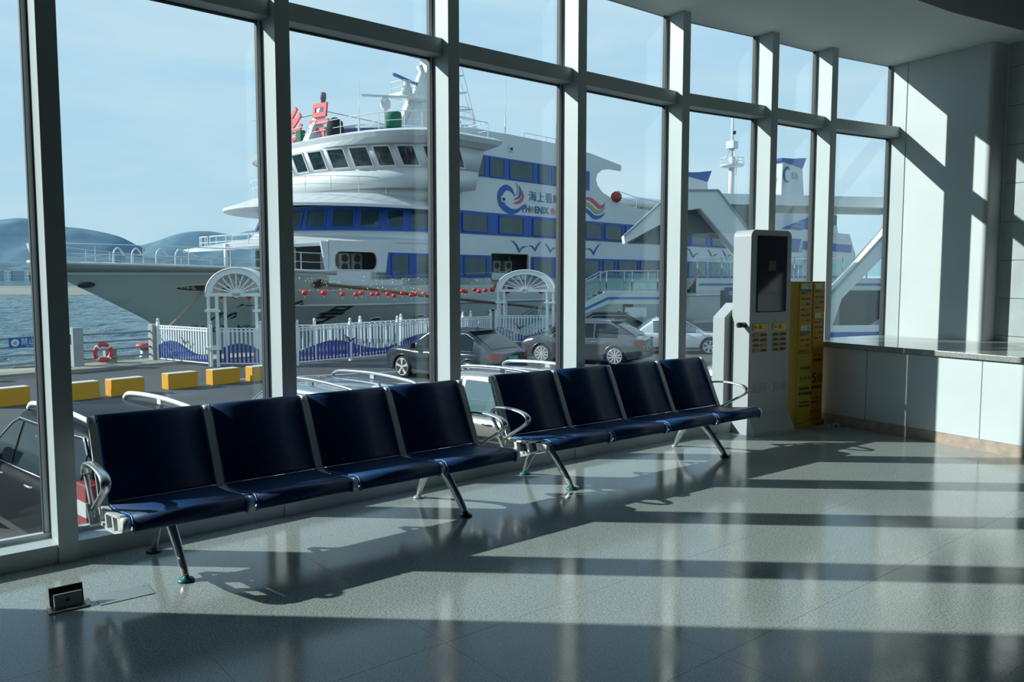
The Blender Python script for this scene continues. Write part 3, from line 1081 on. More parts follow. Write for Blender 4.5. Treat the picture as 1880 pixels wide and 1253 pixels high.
ridge('hill', [(az(150), hh(518, D1)), (az(215), hh(480, D1)), (az(262), hh(460, D1)), (az(300), hh(444, D1)), (az(340), hh(431, D1)), (az(385), hh(428, D1)), (az(430), hh(434, D1)), (az(470), hh(426, D1)), (az(540), hh(423, D1)), (az(640), hh(450, D1)), (az(760), hh(500, D1))],
      D1 + 200, 1000, -3.7, 'hill_far_haze', 'haze-blue hill right of the saddle, behind the ship bow', 2)
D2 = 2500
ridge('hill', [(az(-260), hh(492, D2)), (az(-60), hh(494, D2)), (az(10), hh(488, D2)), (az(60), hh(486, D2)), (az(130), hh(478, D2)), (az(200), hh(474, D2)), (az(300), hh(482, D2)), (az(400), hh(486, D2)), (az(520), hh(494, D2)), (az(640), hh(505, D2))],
      D2, 400, -3.7, 'hill_near_haze', 'low darker shore slope with houses below the far hills', 3)
# town buildings on the far shore
rnd = random.Random(5)
spots = [(-40, 500, 30, 20), (0, 503, 22, 17), (18, 500, 14, 18), (36, 502, 24, 14), (58, 498, 20, 16), (70, 503, 26, 12), (150, 504, 26, 12), (180, 500, 22, 12), (212, 478, 8, 20), (222, 474, 9, 14), (232, 500, 30, 10), (262, 502, 22, 9), (300, 503, 26, 9), (330, 500, 20, 9)]
lab_t = ['pale', 'blue-grey']
sb_where = ['cut off by the left edge', 'first from the left edge', 'second from the left edge', 'third from the left edge', 'fourth from the left edge, before the mullion', 'fifth from the left edge, by the mullion',
            'first right of the leftmost mullion', 'second right of the leftmost mullion', 'left one of two slim towers', 'right one of two slim towers', 'just right of the two towers', 'under the saddle of the hills', 'right of the saddle', 'rightmost before the ship canopy']
for i, (px, py, wpx, hpx) in enumerate(spots):
    D = 2150
    X = az(px) * D
    wd, ht = wpx / f_ * D, (515 - py + hpx * .3) / f_ * D
    ht = max(14, ht)
    bt = thing('shore_building', 'tiny %s building on the far shore, %s' % (lab_t[i % 2], sb_where[i]), 'building', (X, D, -3.7), 0, 'buildings on the far shore')
    obj('wall', MB().bbox(-wd / 2, wd / 2, 0, 22, 0, ht), 'town_white' if i % 2 == 0 else 'town_blue', bt)
    mb = MB()
    nx = max(2, int(wd / 7))
    for a_ in range(nx):
        for b_ in range(max(1, int(ht / 9))):
            mb.bbox(-wd / 2 + (a_ + .3) * wd / nx, -wd / 2 + (a_ + .7) * wd / nx, -.4, .1, 3 + b_ * 8, 7 + b_ * 8)
    obj('window_rows', mb, 'town_window', bt)
    obj('roof', MB().bbox(-wd / 2 - 1, wd / 2 + 1, -1, 23, ht, ht + 1.5), 'town_blue', bt)

# ================================================================ QUAY FURNITURE
# concrete posts with four rails
def qrail(a, b, label, posts):
    a, b = Vector(a), Vector(b)
    T = thing('quay_railing', label, 'railing', (a.x, a.y, GZ), math.atan2(b.y - a.y, b.x - a.x), 'quayside railings')
    L = (b - a).length
    for h in (.28, .58, .88, 1.18):
        obj('rail', MB().tube([(0, 0, h), (L, 0, h)], .035, 8), 'rail_grey', T)
    for x, wd in posts:
        obj('post', MB().bbox(x - wd / 2, x + wd / 2, -.16, .16, 0, 1.45), 'concrete', T, bevel=.01)
    return T
qrail((-15.75, 28.72), (-13.98, 31.05), 'railing section holding the red lifebuoy, between two square concrete posts', [(0, .36), (2.92, .30)])
qrail((-18.6, 24.9), (-15.95, 28.45), 'railing section at far left with the blue sign hanging on its upper rails', [(0, .32)])
# blue no-fishing sign hung on the rails
sa = math.atan2(3.55, 2.65)
sg = thing('warning_sign', 'blue warning sign with white characters on the left quay railing', 'sign', (-17.02, 26.85, GZ), sa)
obj('board', MB().bbox(-.02, 2.0, -.075, -.05, .86, 1.22), 'sign_blue', sg)
obj('emblem', MB().lathe([(.125, -.004), (.125, .004)], 20, (.17, -.078, 1.04), 'y'), 'sign_white', sg)
obj('fish_mark', MB().lathe([(.06, -.003), (.02, .005)], 12, (.17, -.084, 1.03), 'y'), 'logo_gold', sg)
text('lettering', '禁止垂钓', .235, 'sign_white', sg, (.35, -.079, .985), ext=.003, label='large white characters')
text('lettering', 'NO FISHING', .075, 'sign_white', sg, (.5, -.079, .90), ext=.003, label='small white letters')

lb3 = thing('lifebuoy', 'red lifebuoy with white bands hanging on the quay railing', 'lifebuoy', (-15.2, 29.45, GZ), math.atan2(2.33, 1.77))
ring_c = (0, -.06, .48)
tor = MB(); pts = [(ring_c[0] + .30 * math.cos(a_), ring_c[1], ring_c[2] + .30 * math.sin(a_)) for a_ in [2 * PI * i / 28 for i in range(28)]]
tor.tube(pts, .075, 10, closed=True)
obj('ring', tor, 'ring_red', lb3)
for a_ in (PI / 4, 3 * PI / 4, 5 * PI / 4, 7 * PI / 4):
    q1 = [(ring_c[0] + .30 * math.cos(a_ + k), ring_c[1], ring_c[2] + .30 * math.sin(a_ + k)) for k in (-.12, 0, .12)]
    obj('band', MB().tube(q1, .079, 10), 'white_paint', lb3, label='white band')
obj('hanging_cord', MB().tube([(0, -.05, .78), (0, -.04, 1.18)], .01, 5), 'logo_gold', lb3)
ROPE0 = ship2w(-17.0, -1.3)
bol = thing('mooring_bollard', 'red capped mooring bollard standing behind the quay railing', 'bollard', (-14.75, 31.9, GZ + .06), 0)
obj('shaft', MB().lathe([(.24, 0), (.22, .05), (.17, .12), (.17, .38)], 20), 'rail_grey', bol)
obj('cap', MB().lathe([(.17, .36), (.33, .40), (.34, .50), (.28, .56), (.05, .58)], 20), 'ring_red', bol)
bx = obj('utility_box', MB().bbox(-.2, .2, -.14, .14, 0, .5), 'quay_sand', None, (-15.15, 29.9, GZ + .06), rz=.8, bevel=.01)
tag(bx, 'small brownish box on the quay beside the left concrete post', 'box')
def spline_obj(name, pts, r, m_, label, cat):
    o = obj(name, MB().tube([tuple(q) for q in smoothpath(pts, 8)], r, 6), m_, fix=False)
    return tag(o, label, cat)
spline_obj('slack_rope', [(-17.6, 27.9, GZ + .09), (-16.6, 28.6, GZ + .09), (-16.1, 29.9, GZ + .09), (-15.5, 30.9, GZ + .09), (-14.9, 31.6, GZ + .15)], .035, 'rope_tan', 'thin tan rope lying along the sandy quay edge', 'rope')

# yellow concrete blocks
bang = R(51)
blk = [(-14.35, 17.95), (-12.93, 19.55), (-11.70, 20.62), (-10.90, 21.52), (-9.93, 22.86), (-9.02, 23.86), (-8.10, 24.70)]
labs = ['yellow block cut off by the left picture edge', 'yellow block at the left, in front of the blue sign', 'yellow block half hidden behind the leftmost mullion', 'yellow block below the lifebuoy',
        'yellow block in front of the left gate fence panel', 'yellow block just left of the white archway', 'yellow block below the white archway, beside the mullion']
for i, (x, y) in enumerate(blk):
    if i == 0: continue
    T = thing('traffic_block', labs[i], 'barrier', (x, y, GZ), bang, 'yellow concrete blocks in a row')
    obj('body', MB().bbox(0, .92, 0, .38, 0, .455), 'block_yellow', T, bevel=.012)
    obj('top_face', MB().bbox(.012, .908, .012, .368, .452, .463), 'block_top', T, label='white top face')

# white picket fences with wave-painted pickets
def fence(pts, label, pitch=.155, name='picket_fence', back=False):
    P = [Vector(p) for p in pts]
    T = thing(name, label, 'fence', (P[0].x, P[0].y, GZ), 0, 'white picket fences on the quay')
    pk = MB().bbox(-.034, .034, -.013, .013, .09, 1.40).mesh('picket', 'picket_paint')
    ps = MB().bbox(-.05, .05, -.05, .05, 0, 1.55).lathe([(.03, 1.55), (.055, 1.59), (.055, 1.64), (.02, 1.69)], 10).mesh('post', 'white_paint')
    mb_r = MB()
    for i in range(len(P) - 1):
        a_, b_ = P[i] - P[0], P[i + 1] - P[0]
        d = (b_ - a_); L = d.length; d.normalize()
        ang = math.atan2(d.y, d.x)
        for h in (.12, 1.30, 1.40):
            obj('rail', MB().bar((a_.x, a_.y, h), (b_.x, b_.y, h), .035, .045), 'white_paint', T)
        n = int(L / pitch)
        stuffm = MB()
        for k in range(n):
            c = a_ + d * (k + .5) * L / n
            if back: stuffm.box((c.x, c.y, .745), (.06, .026, 1.31), rz=ang)
            else: obj('picket', pk, None, T, (c.x, c.y, 0), rz=ang)
        if back:
            o = obj('picket_row', stuffm, 'picket_paint', T); o['kind'] = 'stuff'
        m_ = max(1, round(L / 2.4))
        for k in range(m_ + 1):
            if k == 0 and i > 0: continue
            c = a_ + d * k * L / m_
            obj('post', ps, None, T, (c.x, c.y, 0), rz=ang)
    return T
fence([(-13.75, 30.9), (-11.0, 29.0)], 'fence panel between the concrete post and the white archway, wave painted in blue')
fence([(-10.75, 29.05), (-9.15, 28.95)], 'closed gate panel under the left white archway with a blue hump', .15, 'gate_panel')
fence([(-8.95, 29.2), (-7.95, 29.45), (-4.74, 32.9), (-1.05, 38.9)], 'long fence running from the left archway to the far one')
fence([(-.8, 39.2), (1.75, 39.4)], 'fence panel with a black bird under the right white archway', .15)
fence([(-9.6, 31.2), (-7.7, 31.0), (-2.0, 38.5)], 'second fence standing behind the long one, towards the ship', .3, back=True)

def bird(parent, loc, sc_, m_, rz=0.0, flip=1, axis_y=-.0):
    """flat painted gull made of two swept wings"""
    mb = MB()
    up = [(-1.0, .52), (-.72, .42), (-.35, .08), (-.12, -.28), (.0, -.42), (.16, -.22), (.45, .0), (1.0, .12), (.5, .10), (.14, .0), (-.02, -.12), (-.18, .12), (-.5, .42)]
    for i in range(6):
        a_, b_ = up[i], up[i + 1]
        c_, d_ = up[12 - i] if i else up[0], up[11 - i]
    L_ = [(-1.0, .52), (-.72, .42), (-.35, .08), (-.12, -.28), (0, -.42)]
    Lt = [(-1.0, .52), (-.62, .46), (-.22, .16), (-.04, -.08), (0.02, -.18)]
    Rr = [(0, -.42), (.16, -.22), (.45, .0), (1.0, .12)]
    Rt = [(.02, -.18), (.16, -.04), (.45, .12), (1.0, .12)]
    for A_, B_ in ((L_, Lt), (Rr, Rt)):
        for i in range(len(A_) - 1):
            q = [A_[i], A_[i + 1], B_[i + 1], B_[i]]
            mb.prism([(flip * x * sc_, z * sc_) for x, z in q], 'y', -.006, .006)
    return obj('painted_bird', mb, m_, parent, loc, rz=rz)
bq = MB()
fa = math.atan2(3.45, 3.21)
for (x, y, rz_, lab_) in ((-6.3, 31.18, fa, 'black flat gull cutout on the long white fence'), (.4, 39.2, .05, 'black flat gull cutout on the fence under the right archway'), (-12.2, 29.75, math.atan2(-1.9, 2.75), 'black flat gull cutout on the fence beside the left archway')):
    o = bird(None, (x - .03, y - .06, GZ + .86), .33, 'ink_black', rz_)
    o.name = 'gull_cutout'
    tag(o, lab_, 'decoration', 'gull cutouts on the fences')

# white archways
def archway(loc, W_, rz, spring, rise, label, dpt=.95):
    T = thing('white_archway', label, 'archway', (*loc, GZ), rz, 'white fanlight archways')
    r = W_ / 2
    post = MB().bbox(-.045, .045, -.045, .045, 0, spring).mesh('post', 'white_paint')
    for y in (0, dpt):
        for x in (-r + .07, -r + .38, r - .38, r - .07):
            obj('post', post, None, T, (x, y, 0))
    for y in (0, dpt):
        obj('crossbar', MB().bbox(-r - .03, r + .03, y - .05, y + .05, spring - .05, spring + .07), 'white_paint', T)
        # arched band
        mb = MB()
        n = 26
        for (ro, ri) in ((1.0, .80),):
            A_ = [(r * ro * math.cos(PI * i / n), spring + .05 + rise * ro * math.sin(PI * i / n)) for i in range(n + 1)]
            B_ = [(r * ri * math.cos(PI * i / n), spring + .05 + rise * ri * math.sin(PI * i / n)) for i in range(n + 1)]
            for i in range(n):
                mb.prism([A_[i], A_[i + 1], B_[i + 1], B_[i]], 'y', y - .04, y + .04)
        obj('arch_band', mb, 'white_paint', T)
        rim = MB().tube([(r * math.cos(PI * i / n), y - .03, spring + .05 + rise * math.sin(PI * i / n)) for i in range(n + 1)], .035, 6)
        rim.tube([(r * .8 * math.cos(PI * i / n), y - .03, spring + .05 + rise * .8 * math.sin(PI * i / n)) for i in range(n + 1)], .028, 6)
        obj('arch_rim', rim, 'white_paint', T)
        for k in range(9):
            a_ = PI * (k + .9) / 10.8 if False else PI * (k + 1) / 10
            obj('spoke', MB().bar((.06 * math.cos(a_), y, spring + .06), (r * .81 * math.cos(a_), y, spring + .05 + rise * .81 * math.sin(a_)), .035, .045), 'white_paint', T)
        obj('hub', MB().lathe([(.16, -.05), (.16, .05)], 16, (0, y, spring + .06), 'y'), 'white_paint', T)
    for h in (spring - .62, .62):
        for x0, x1 in ((-r - .05, -r + .5), (r - .5, r + .05)):
            obj('tie_bar', MB().bbox(x0, x1, -.07, -.02, h, h + .09).bbox(x0 + .05, x0 + .12, -.02, dpt, h, h + .09), 'white_paint', T)
    top_ = MB()
    n = 18
    for i in range(n):
        a0, a1 = PI * i / n, PI * (i + 1) / n
        top_.add([(r * math.cos(a), yy, spring + .05 + rise * math.sin(a)) for a, yy in ((a0, 0), (a1, 0), (a1, dpt), (a0, dpt))] +
                 [(r * .985 * math.cos(a), yy, spring + .05 + rise * .985 * math.sin(a)) for a, yy in ((a0, 0), (a1, 0), (a1, dpt), (a0, dpt))],
                 [(0, 1, 2, 3), (7, 6, 5, 4)])
    obj('roof_sheet', top_, 'white_paint', T)
    return T
archway((-10.03, 29.05), 2.17, R(3), 2.62, .93, 'white fanlight archway at the left, over the gate near the ship bow')
archway((.66, 39.5), 2.88, R(-6), 2.62, .97, 'white fanlight archway at the right, beside the boarding stairs')

# ================================================================ THE SHIP
SH = thing('passenger_ship', 'large white passenger ship with blue window bands moored at the quay', 'ship', (SP0.x, SP0.y, 0), TH)
CW = 6.5
def mir(P): return P + [(s, 2 * CW - w) for s, w in reversed(P)]
# --- hull
def deck_b(s):  # half breadth at deck
    t = (s + 19.3) / 9.8
    return .12 + (CW - .12) * (math.sin(PI / 2 * max(0, min(1, t))) ** .85)
def hull_ring(s, z):
    pass
def stem_s(z):  # stem position at height z
    if z > -.6: return -19.3 + (2.24 - z) * 1.85
    return -14.05 + (-.6 - z) * 1.1
def half(s, z):
    z_top = sheer(s)
    s0 = stem_s(z)
    # breadth grows from the stem; fuller higher up
    Lf = 9.8 + (z_top - z) * (1.2 if z > .2 else 2.6) + (0 if z > .2 else -2.0)
    t = max(0, min(1, (s - s0) / Lf))
    full = CW if z > .25 else CW - (.25 - z) * .28
    b_ = full * (math.sin(PI / 2 * t) ** .85)
    return b_
def sheer(s):
    return 2.24 - .36 * max(0, min(1, (s + 19.3) / 10)) ** 1.0
hull = MB()
zs = [-3.9, -3.2, -2.4, -1.6, -.8, -.2, .25, .9, 1.5, None]
ss = [-19.3 + .5 * i for i in range(22)] + [-8 + 2 * i for i in range(34)]
def hp(s, k, side):
    z = zs[k] if zs[k] is not None else sheer(s)
    s_ = max(s, stem_s(z))
    b_ = half(s_, z) if s_ > stem_s(z) + 1e-6 else 0
    return (s_, CW - b_ if side else CW + b_, z)
for side in (1, 0):
    vs = [hp(s, k, side) for s in ss for k in range(len(zs))]
    nz = len(zs)
    fs = [(i * nz + k, i * nz + k + 1, (i + 1) * nz + k + 1, (i + 1) * nz + k) for i in range(len(ss) - 1) for k in range(nz - 1)]
    hull.add(vs, fs, True)
obj('hull', hull, 'hull_white', SH)
# foredeck and rub rail
dk = MB()
dpts = [(s, CW - deck_b(s) * .0 - half(max(s, -19.29), sheer(s))) for s in ss if s < -6]
ring = mir(dpts)
dk.prism(ring, 'z', 1.70, 1.80)
obj('foredeck', dk, 'deck_grey', SH)
rr_ = [(s, CW - half(s, sheer(s)), sheer(s) + .02) for s in ss if s <= -8]
obj('gunwale', MB().tube(rr_, .07, 6).tube([(a_, 2 * CW - b_, c_) for a_, b_, c_ in rr_], .07, 6), 'ship_white', SH)
def sl(s, z, off=0.0):   # a point on the near hull skin
    return (s, CW - half(s, z) - off, z)
obj('rubbing_strake', MB().tube([sl(s, .25, .03) for s in [-11 + i for i in range(60)]], .06, 6), 'hull_white', SH)

def skin_plate(pts_sz, off):
    return [Vector(sl(s, z, off)) for s, z in pts_sz]
# anchor pocket and chocks
def hull_oval(name, s, z, rs, rz_, m1, m2, label=None):
    mb = MB()
    n = 18
    pts = [Vector(sl(s + rs * math.cos(2 * PI * i / n), z + rz_ * math.sin(2 * PI * i / n), .035)) for i in range(n)]
    c = Vector(sl(s, z, .02))
    mb.add([c] + pts, [(0, i + 1, (i + 1) % n + 1) for i in range(n)])
    o = obj(name, mb, m1, SH, label=label)
    obj('lip', MB().tube(pts, .045, 6, closed=True), m2, o)
    return o
hull_oval('anchor_pocket', -17.15, 1.25, .22, .10, 'recess_dark', 'hull_dark', 'dark anchor pocket near the bow')
hull_oval('mooring_port', -13.3, 1.12, 1.0, .16, 'recess_dark', 'hull_white', 'long mooring opening with gear inside')
hull_oval('fairlead', -8.9, 1.30, .22, .17, 'recess_dark', 'rope_brown')
for s_, z_ in ((-5.0, -.55), (-2.6, -.45), (2.6, -.3), (.2, -.35)):
    hull_oval('drain_port', s_, z_, .28, .10, 'recess_dark', 'hull_white')
rnd = random.Random(3)
gear = MB()
for i in range(9):
    s_ = -13.3 + rnd.uniform(-.8, .8)
    p_ = Vector(sl(s_, 1.12 + rnd.uniform(-.05, .05), .05))
    gear.box(p_, (.14, .1, .1), rz=rnd.uniform(0, 3))
obj('mooring_gear', gear, 'rope_tan', SH)

# painted name on the hull: sheared dark characters and romanised letters
def hull_text(s_txt, size, s, z, shear, name, sx=1.0, bold=0.0):
    me = text(name, s_txt, size, 'ink_black', SH, (0, 0, 0), rot=(0, 0, 0), ext=0.0, shear=shear, sx=1.0, bold=bold)
    m_ = me.data
    for v_ in m_.vertices:
        S_, Z_ = s + v_.co.x * sx, z + v_.co.y
        v_.co = Vector(sl(S_, Z_, .035))
    m_.update()
    return me
hull_text('侨', 1.05, -12.4, -.55, .7, 'ship_name', 1.0, .02)
hull_text('乡', 1.05, -10.4, -.40, .7, 'ship_name', 1.0, .03)
hull_text('号', 1.05, -8.3, -.62, .7, 'ship_name', 1.1, .03)
hull_text('QIAO  XIANG  HAO', .46, -13.0, -1.05, .5, 'ship_name_letters', 1.28, .004)

# --- generic decks: closed outline, straight sides, rounded nose
def nose(s0, L, w_in=0.0, n=14, q=2.0, s_end=40.0, hw=None):
    """near half of a deck outline from the centreline round to the near side, then aft"""
    h = (CW - w_in) if hw is None else hw
    P = []
    for i in range(n + 1):
        a_ = PI / 2 * i / n
        v = math.sin(a_)
        P.append((s0 + L * (1 - max(0, 1 - v ** q) ** (1 / q)), CW - h * v))
    P.append((s_end, CW - h))
    return P
def solid(P0_, z0, P1_, z1, name, m_, parent=SH, smooth=True, droop=None, label=None):
    a_, b_ = mir(P0_), mir(P1_)
    f0 = (lambda s, z: z) if droop is None else droop
    mb = MB()
    mb.loft([[(s, w, f0(s, z0)) for s, w in a_], [(s, w, f0(s, z1)) for s, w in b_]], smooth=smooth)
    return obj(name, mb, m_, parent, label=label)

# visor decks (thin airfoil rims)
def visor(name, s0, L, z_rim, z_top, inset, z_under, w_out=0.0, q=2.3, s_end=6.0, droop=None, hw=None, m_='ship_white', under_inset=.9):
    P_r = nose(s0, L, -w_out, q=q, s_end=s_end, hw=hw)
    P_t = nose(s0 + inset, L, -w_out + inset * .5, q=q, s_end=s_end, hw=None if hw is None else hw - inset * .5)
    P_u = nose(s0 + under_inset, L, -w_out + under_inset * .4, q=q, s_end=s_end, hw=None if hw is None else hw - under_inset * .4)
    f = (lambda s, z: z) if droop is None else droop
    rings = []
    for P_, z_ in ((P_u, z_under), (P_r, z_rim - .06), (P_r, z_rim + .09), (P_t, z_top)):
        rings.append([(s, w, f(s, z_)) for s, w in mir(P_)])
    return obj(name, MB().loft(rings, smooth=False), m_, SH)

dr1 = lambda s, z: z + .50 * max(0, min(1, (s + 11.8) / 7))
visor('forward_canopy', -11.8, 7.6, 2.93, 3.42, 3.2, 2.98, .02, 2.2, -1.4, dr1)
visor('upper_visor', -9.6, 8.2, 5.22, 5.98, 1.9, 5.42, .02, 2.2, -1.9)
# radial ribs under the visors
rb = MB()
for k in range(-6, 7):
    v = k / 7
    a_ = math.asin(v)
    sx_ = -11.5 + 7.6 * (1 - math.cos(a_)); ww = CW - CW * .96 * v
    rb.bar((sx_ + .3, ww, dr1(sx_, 2.95)), (-6.5, CW - CW * .6 * v, 3.30), .06, .10)
obj('visor_ribs', rb, 'ship_soffit', SH)

# path helper for curved fronts: arc-length parametrised near-side wall
class Path:
    def __init__(s, P, mirror=True):
        Q = [Vector((a_, b_)) for a_, b_ in P]
        if mirror: Q = [Vector((q.x, 2 * CW - q.y)) for q in reversed(Q[1:-1])] + Q
        s.Q = Q
        s.u = [0]
        for i in range(len(Q) - 1): s.u.append(s.u[-1] + (Q[i + 1] - Q[i]).length)
        s.uc = None
        for i, q in enumerate(Q):
            if abs(q.y - CW) < 1e-6: s.uc = s.u[i]
    def at(s, u):
        u = max(0, min(s.u[-1] - 1e-6, u))
        for i in range(len(s.Q) - 1):
            if u <= s.u[i + 1]:
                t = (u - s.u[i]) / max(1e-9, s.u[i + 1] - s.u[i])
                p = s.Q[i].lerp(s.Q[i + 1], t)
                d = (s.Q[i + 1] - s.Q[i]).normalized()
                return p, Vector((d.y, -d.x)) * (1)
    def side_u(s, sv):   # u of the near straight side at ship station sv
        return s.u[-1] - (s.Q[-1].x - sv)
def outn(p, n):
    c = Vector((p.x + 30, CW))
    v = p - Vector((max(p.x, -5) + 3, CW))
    return n if n.dot(v) > 0 else -n
def window_on(path0, path1, zw0, zw1, z0, z1, ua, ub, parent, frame='ship_blue', glass='ship_glass', fw=.07, off=.05, slant=0.0, name='window'):
    """framed window on a wall that runs from outline path0 at zw0 to path1 at zw1; u counts from the centreline (or the path start)"""
    b0, b1 = path0.uc or 0, path1.uc or 0
    def pt(u, z, o_):
        t = (z - zw0) / (zw1 - zw0)
        p0, n0 = path0.at(b0 + u); p1, n1 = path1.at(b1 + u + slant)
        p = p0.lerp(p1, t); n = outn(p, n0)
        q = p + n * o_
        return (q.x, q.y, z)
    k = max(1, int((ub - ua) / .35))
    fr = MB()
    for i in range(k):
        a_ = ua + (ub - ua) * i / k; b_ = ua + (ub - ua) * (i + 1) / k
        for (za, zb) in ((z0, z0 + fw), (z1 - fw, z1)):
            fr.add([pt(a_, za, off + .03), pt(b_, za, off + .03), pt(b_, zb, off + .03), pt(a_, zb, off + .03), pt(a_, za, 0), pt(b_, za, 0), pt(b_, zb, 0), pt(a_, zb, 0)],
                   [(0, 1, 2, 3), (0, 4, 5, 1), (3, 2, 6, 7)])
    for a_, b_ in ((ua, ua + fw), (ub - fw, ub)):
        fr.add([pt(a_, z0, off + .03), pt(b_, z0, off + .03), pt(b_, z1, off + .03), pt(a_, z1, off + .03), pt(a_, z0, 0), pt(b_, z0, 0), pt(b_, z1, 0), pt(a_, z1, 0)],
               [(0, 1, 2, 3), (0, 3, 7, 4), (1, 5, 6, 2)])
    w = obj(name, fr, frame, parent, fix=False)
    gl = MB()
    for i in range(k):
        a_ = ua + fw * .9 + (ub - ua - 1.8 * fw) * i / k; b_ = ua + fw * .9 + (ub - ua - 1.8 * fw) * (i + 1) / k
        gl.add([pt(a_, z0 + fw * .9, off), pt(b_, z0 + fw * .9, off), pt(b_, z1 - fw * .9, off), pt(a_, z1 - fw * .9, off)], [(0, 1, 2, 3)], False)
    obj('pane', gl, glass, w, fix=False)
    return w
def band_on(path0, path1, z0, z1, ua, ub, parent, m_='ship_blue', off=.03, name='colour_band', slant0=0.0):
    k = max(1, int((ub - ua) / .35))
    mb = MB()
    b0, b1 = path0.uc or 0, path1.uc or 0
    for i in range(k):
        q = []
        for u in (ua + (ub - ua) * i / k, ua + (ub - ua) * (i + 1) / k):
            for z, P_, du in ((z0, path0, b0), (z1, path1, b1)):
                uu = u + (slant0 if (z == z1 and i == 0 and u == ua) else 0)
                p, n = P_.at(uu + du); n = outn(p, n); r_ = p + n * off
                q.append((r_.x, r_.y, z))
        mb.add(q, [(0, 2, 3, 1)], True)
    return obj(name, mb, m_, parent, fix=False)

# --- A deck: side wall with openings, inner house
S_END = 47.0
xs_ = [(-9.35, 1.85), (-9.05, 3.3), (-8.35, 3.40)]
def frame_plate(outer_, holes, y0, y1):
    """flat plate with rectangular holes by strips (vertical slicing)"""
    mb = MB()
    (s0, s1, z0, z1) = outer_
    ztop = z1
    cuts = sorted(set([s0, s1] + [h[0] for h in holes] + [h[1] for h in holes]))
    for a_, b_ in zip(cuts[:-1], cuts[1:]):
        z1 = 3.36 if b_ < -1.0 else ztop
        hs = sorted([h for h in holes if h[0] <= a_ and h[1] >= b_], key=lambda h: h[2])
        z = z0
        for h in hs:
            mb.bbox(a_, b_, y0, y1, z, h[2]); z = h[3]
        mb.bbox(a_, b_, y0, y1, z, z1)
    return mb
holesA = [(-8.1, -5.6, 1.96, 2.86), (2.42, 5.55, 1.45, 2.98)]
obj('side_plating', frame_plate((-8.45, S_END, 1.2, 4.05), [(-1.4, -1.1, 1.2, 1.21)] + holesA, 0.0, .10), 'ship_white', SH)
obj('front_bulwark_post', MB().prism([(-8.52, 1.6), (-8.40, 1.6), (-8.40, 3.3), (-8.85, 3.3)], 'y', .0, .1), 'ship_white', SH)
obj('far_side_plating', MB().bbox(-3.0, S_END, 12.9, 13.0, 1.2, 4.05), 'ship_white', SH)
P_in = nose(-8.0, 5.0, 1.7, s_end=46)
solid(P_in, 1.75, P_in, 3.7, 'lower_house', 'recess_grey')  # dark grey carries the shade under the canopy
# corner fillets of the openings: rounded frames
def rounded_frame(s0, s1, z0, z1, r, y, t, m_, name='opening_frame'):
    pts = []
    for cx, cz, a0 in ((s1 - r, z1 - r, 0), (s0 + r, z1 - r, PI / 2), (s0 + r, z0 + r, PI), (s1 - r, z0 + r, 3 * PI / 2)):
        for k in range(6):
            a_ = a0 + PI / 2 * k / 5
            pts.append((cx + r * math.cos(a_), y, cz + r * math.sin(a_)))
    o = obj(name, MB().tube(pts, t, 6, closed=True), m_, SH)
    # corner gussets
    g = MB()
    for cx, cz, a0, px_, pz_ in ((s1 - r, z1 - r, 0, s1, z1), (s0 + r, z1 - r, PI / 2, s0, z1), (s0 + r, z0 + r, PI, s0, z0), (s1 - r, z0 + r, 3 * PI / 2, s1, z0)):
        arc = [(cx + r * math.cos(a0 + PI / 2 * k / 5), cz + r * math.sin(a0 + PI / 2 * k / 5)) for k in range(6)]
        for k in range(5):
            g.prism([(px_, pz_), arc[k], arc[k + 1]], 'y', .005, .095)
    obj('corner_plate', g, 'ship_white', o)
rounded_frame(-8.1, -5.6, 1.96, 2.86, .36, 0.0, .03, 'ship_white')
rounded_frame(2.42, 5.55, 1.45, 2.98, .12, 0.0, .03, 'recess_grey')
# AC units
def ac(s, z, w_=.62, h_=.95, wpos=1.15):
    A_ = obj('air_conditioner', MB().bbox(s, s + w_, wpos, wpos + .4, z, z + h_), 'ac_unit', SH, bevel=.02)
    for zz in (z + h_ * .28, z + h_ * .74):
        obj('fan_grille', MB().lathe([(.19, -.01), (.19, .02)], 18, (s + w_ / 2, wpos - .01, zz), 'y'), 'recess_dark', A_)
for s_ in (-7.9, -7.05, -6.3): ac(s_, 1.85)
ac(3.6, 1.5, .6, 1.1, 1.0); ac(4.6, 1.5, .6, 1.1, 1.0); ac(-9.8, 1.8, .6, 1.2, 1.6)
pz = MB()
for s_ in (2.7, 3.1, 5.2): pz.tube([(s_, 1.2, 1.5), (s_, 1.2, 2.9)], .05, 6)
obj('pipe_run', pz, 'ac_unit', SH)
obj('canopy_pillar', MB().lathe([(.13, 1.75), (.13, 3.2)], 12, (-11.35, 4.3, 0)), 'ship_white', SH)
obj('canopy_pillar', MB().lathe([(.10, 1.75), (.10, 3.3)], 12, (-9.7, 1.3, 0)), 'ship_white', SH)

flat0 = Path([(-9.2, 0.0), (S_END, 0.0)], mirror=False)
# band A
def us(s): return flat0.side_u(s)
band_on(flat0, flat0, 1.60, 2.86, us(-5.1), us(2.35), SH, off=.03, slant0=.18)
band_on(flat0, flat0, 1.60, 2.86, us(5.75), us(44), SH, off=.03)
wA = [(-4.75, -3.55), (-3.15, -1.55), (.25, 2.05), (5.95, 7.75), (8.4, 9.6), (10.9, 12.5), (12.9, 14.2), (14.6, 16.9), (17.2, 20.3), (20.9, 23.0), (23.6, 26.2), (27, 29.4), (30, 32.5), (33.2, 36), (37, 40)]
for i, (a_, b_) in enumerate(wA):
    window_on(flat0, flat0, 1.6, 2.86, 1.70, 2.78, us(a_), us(b_), SH, glass='ship_glass')
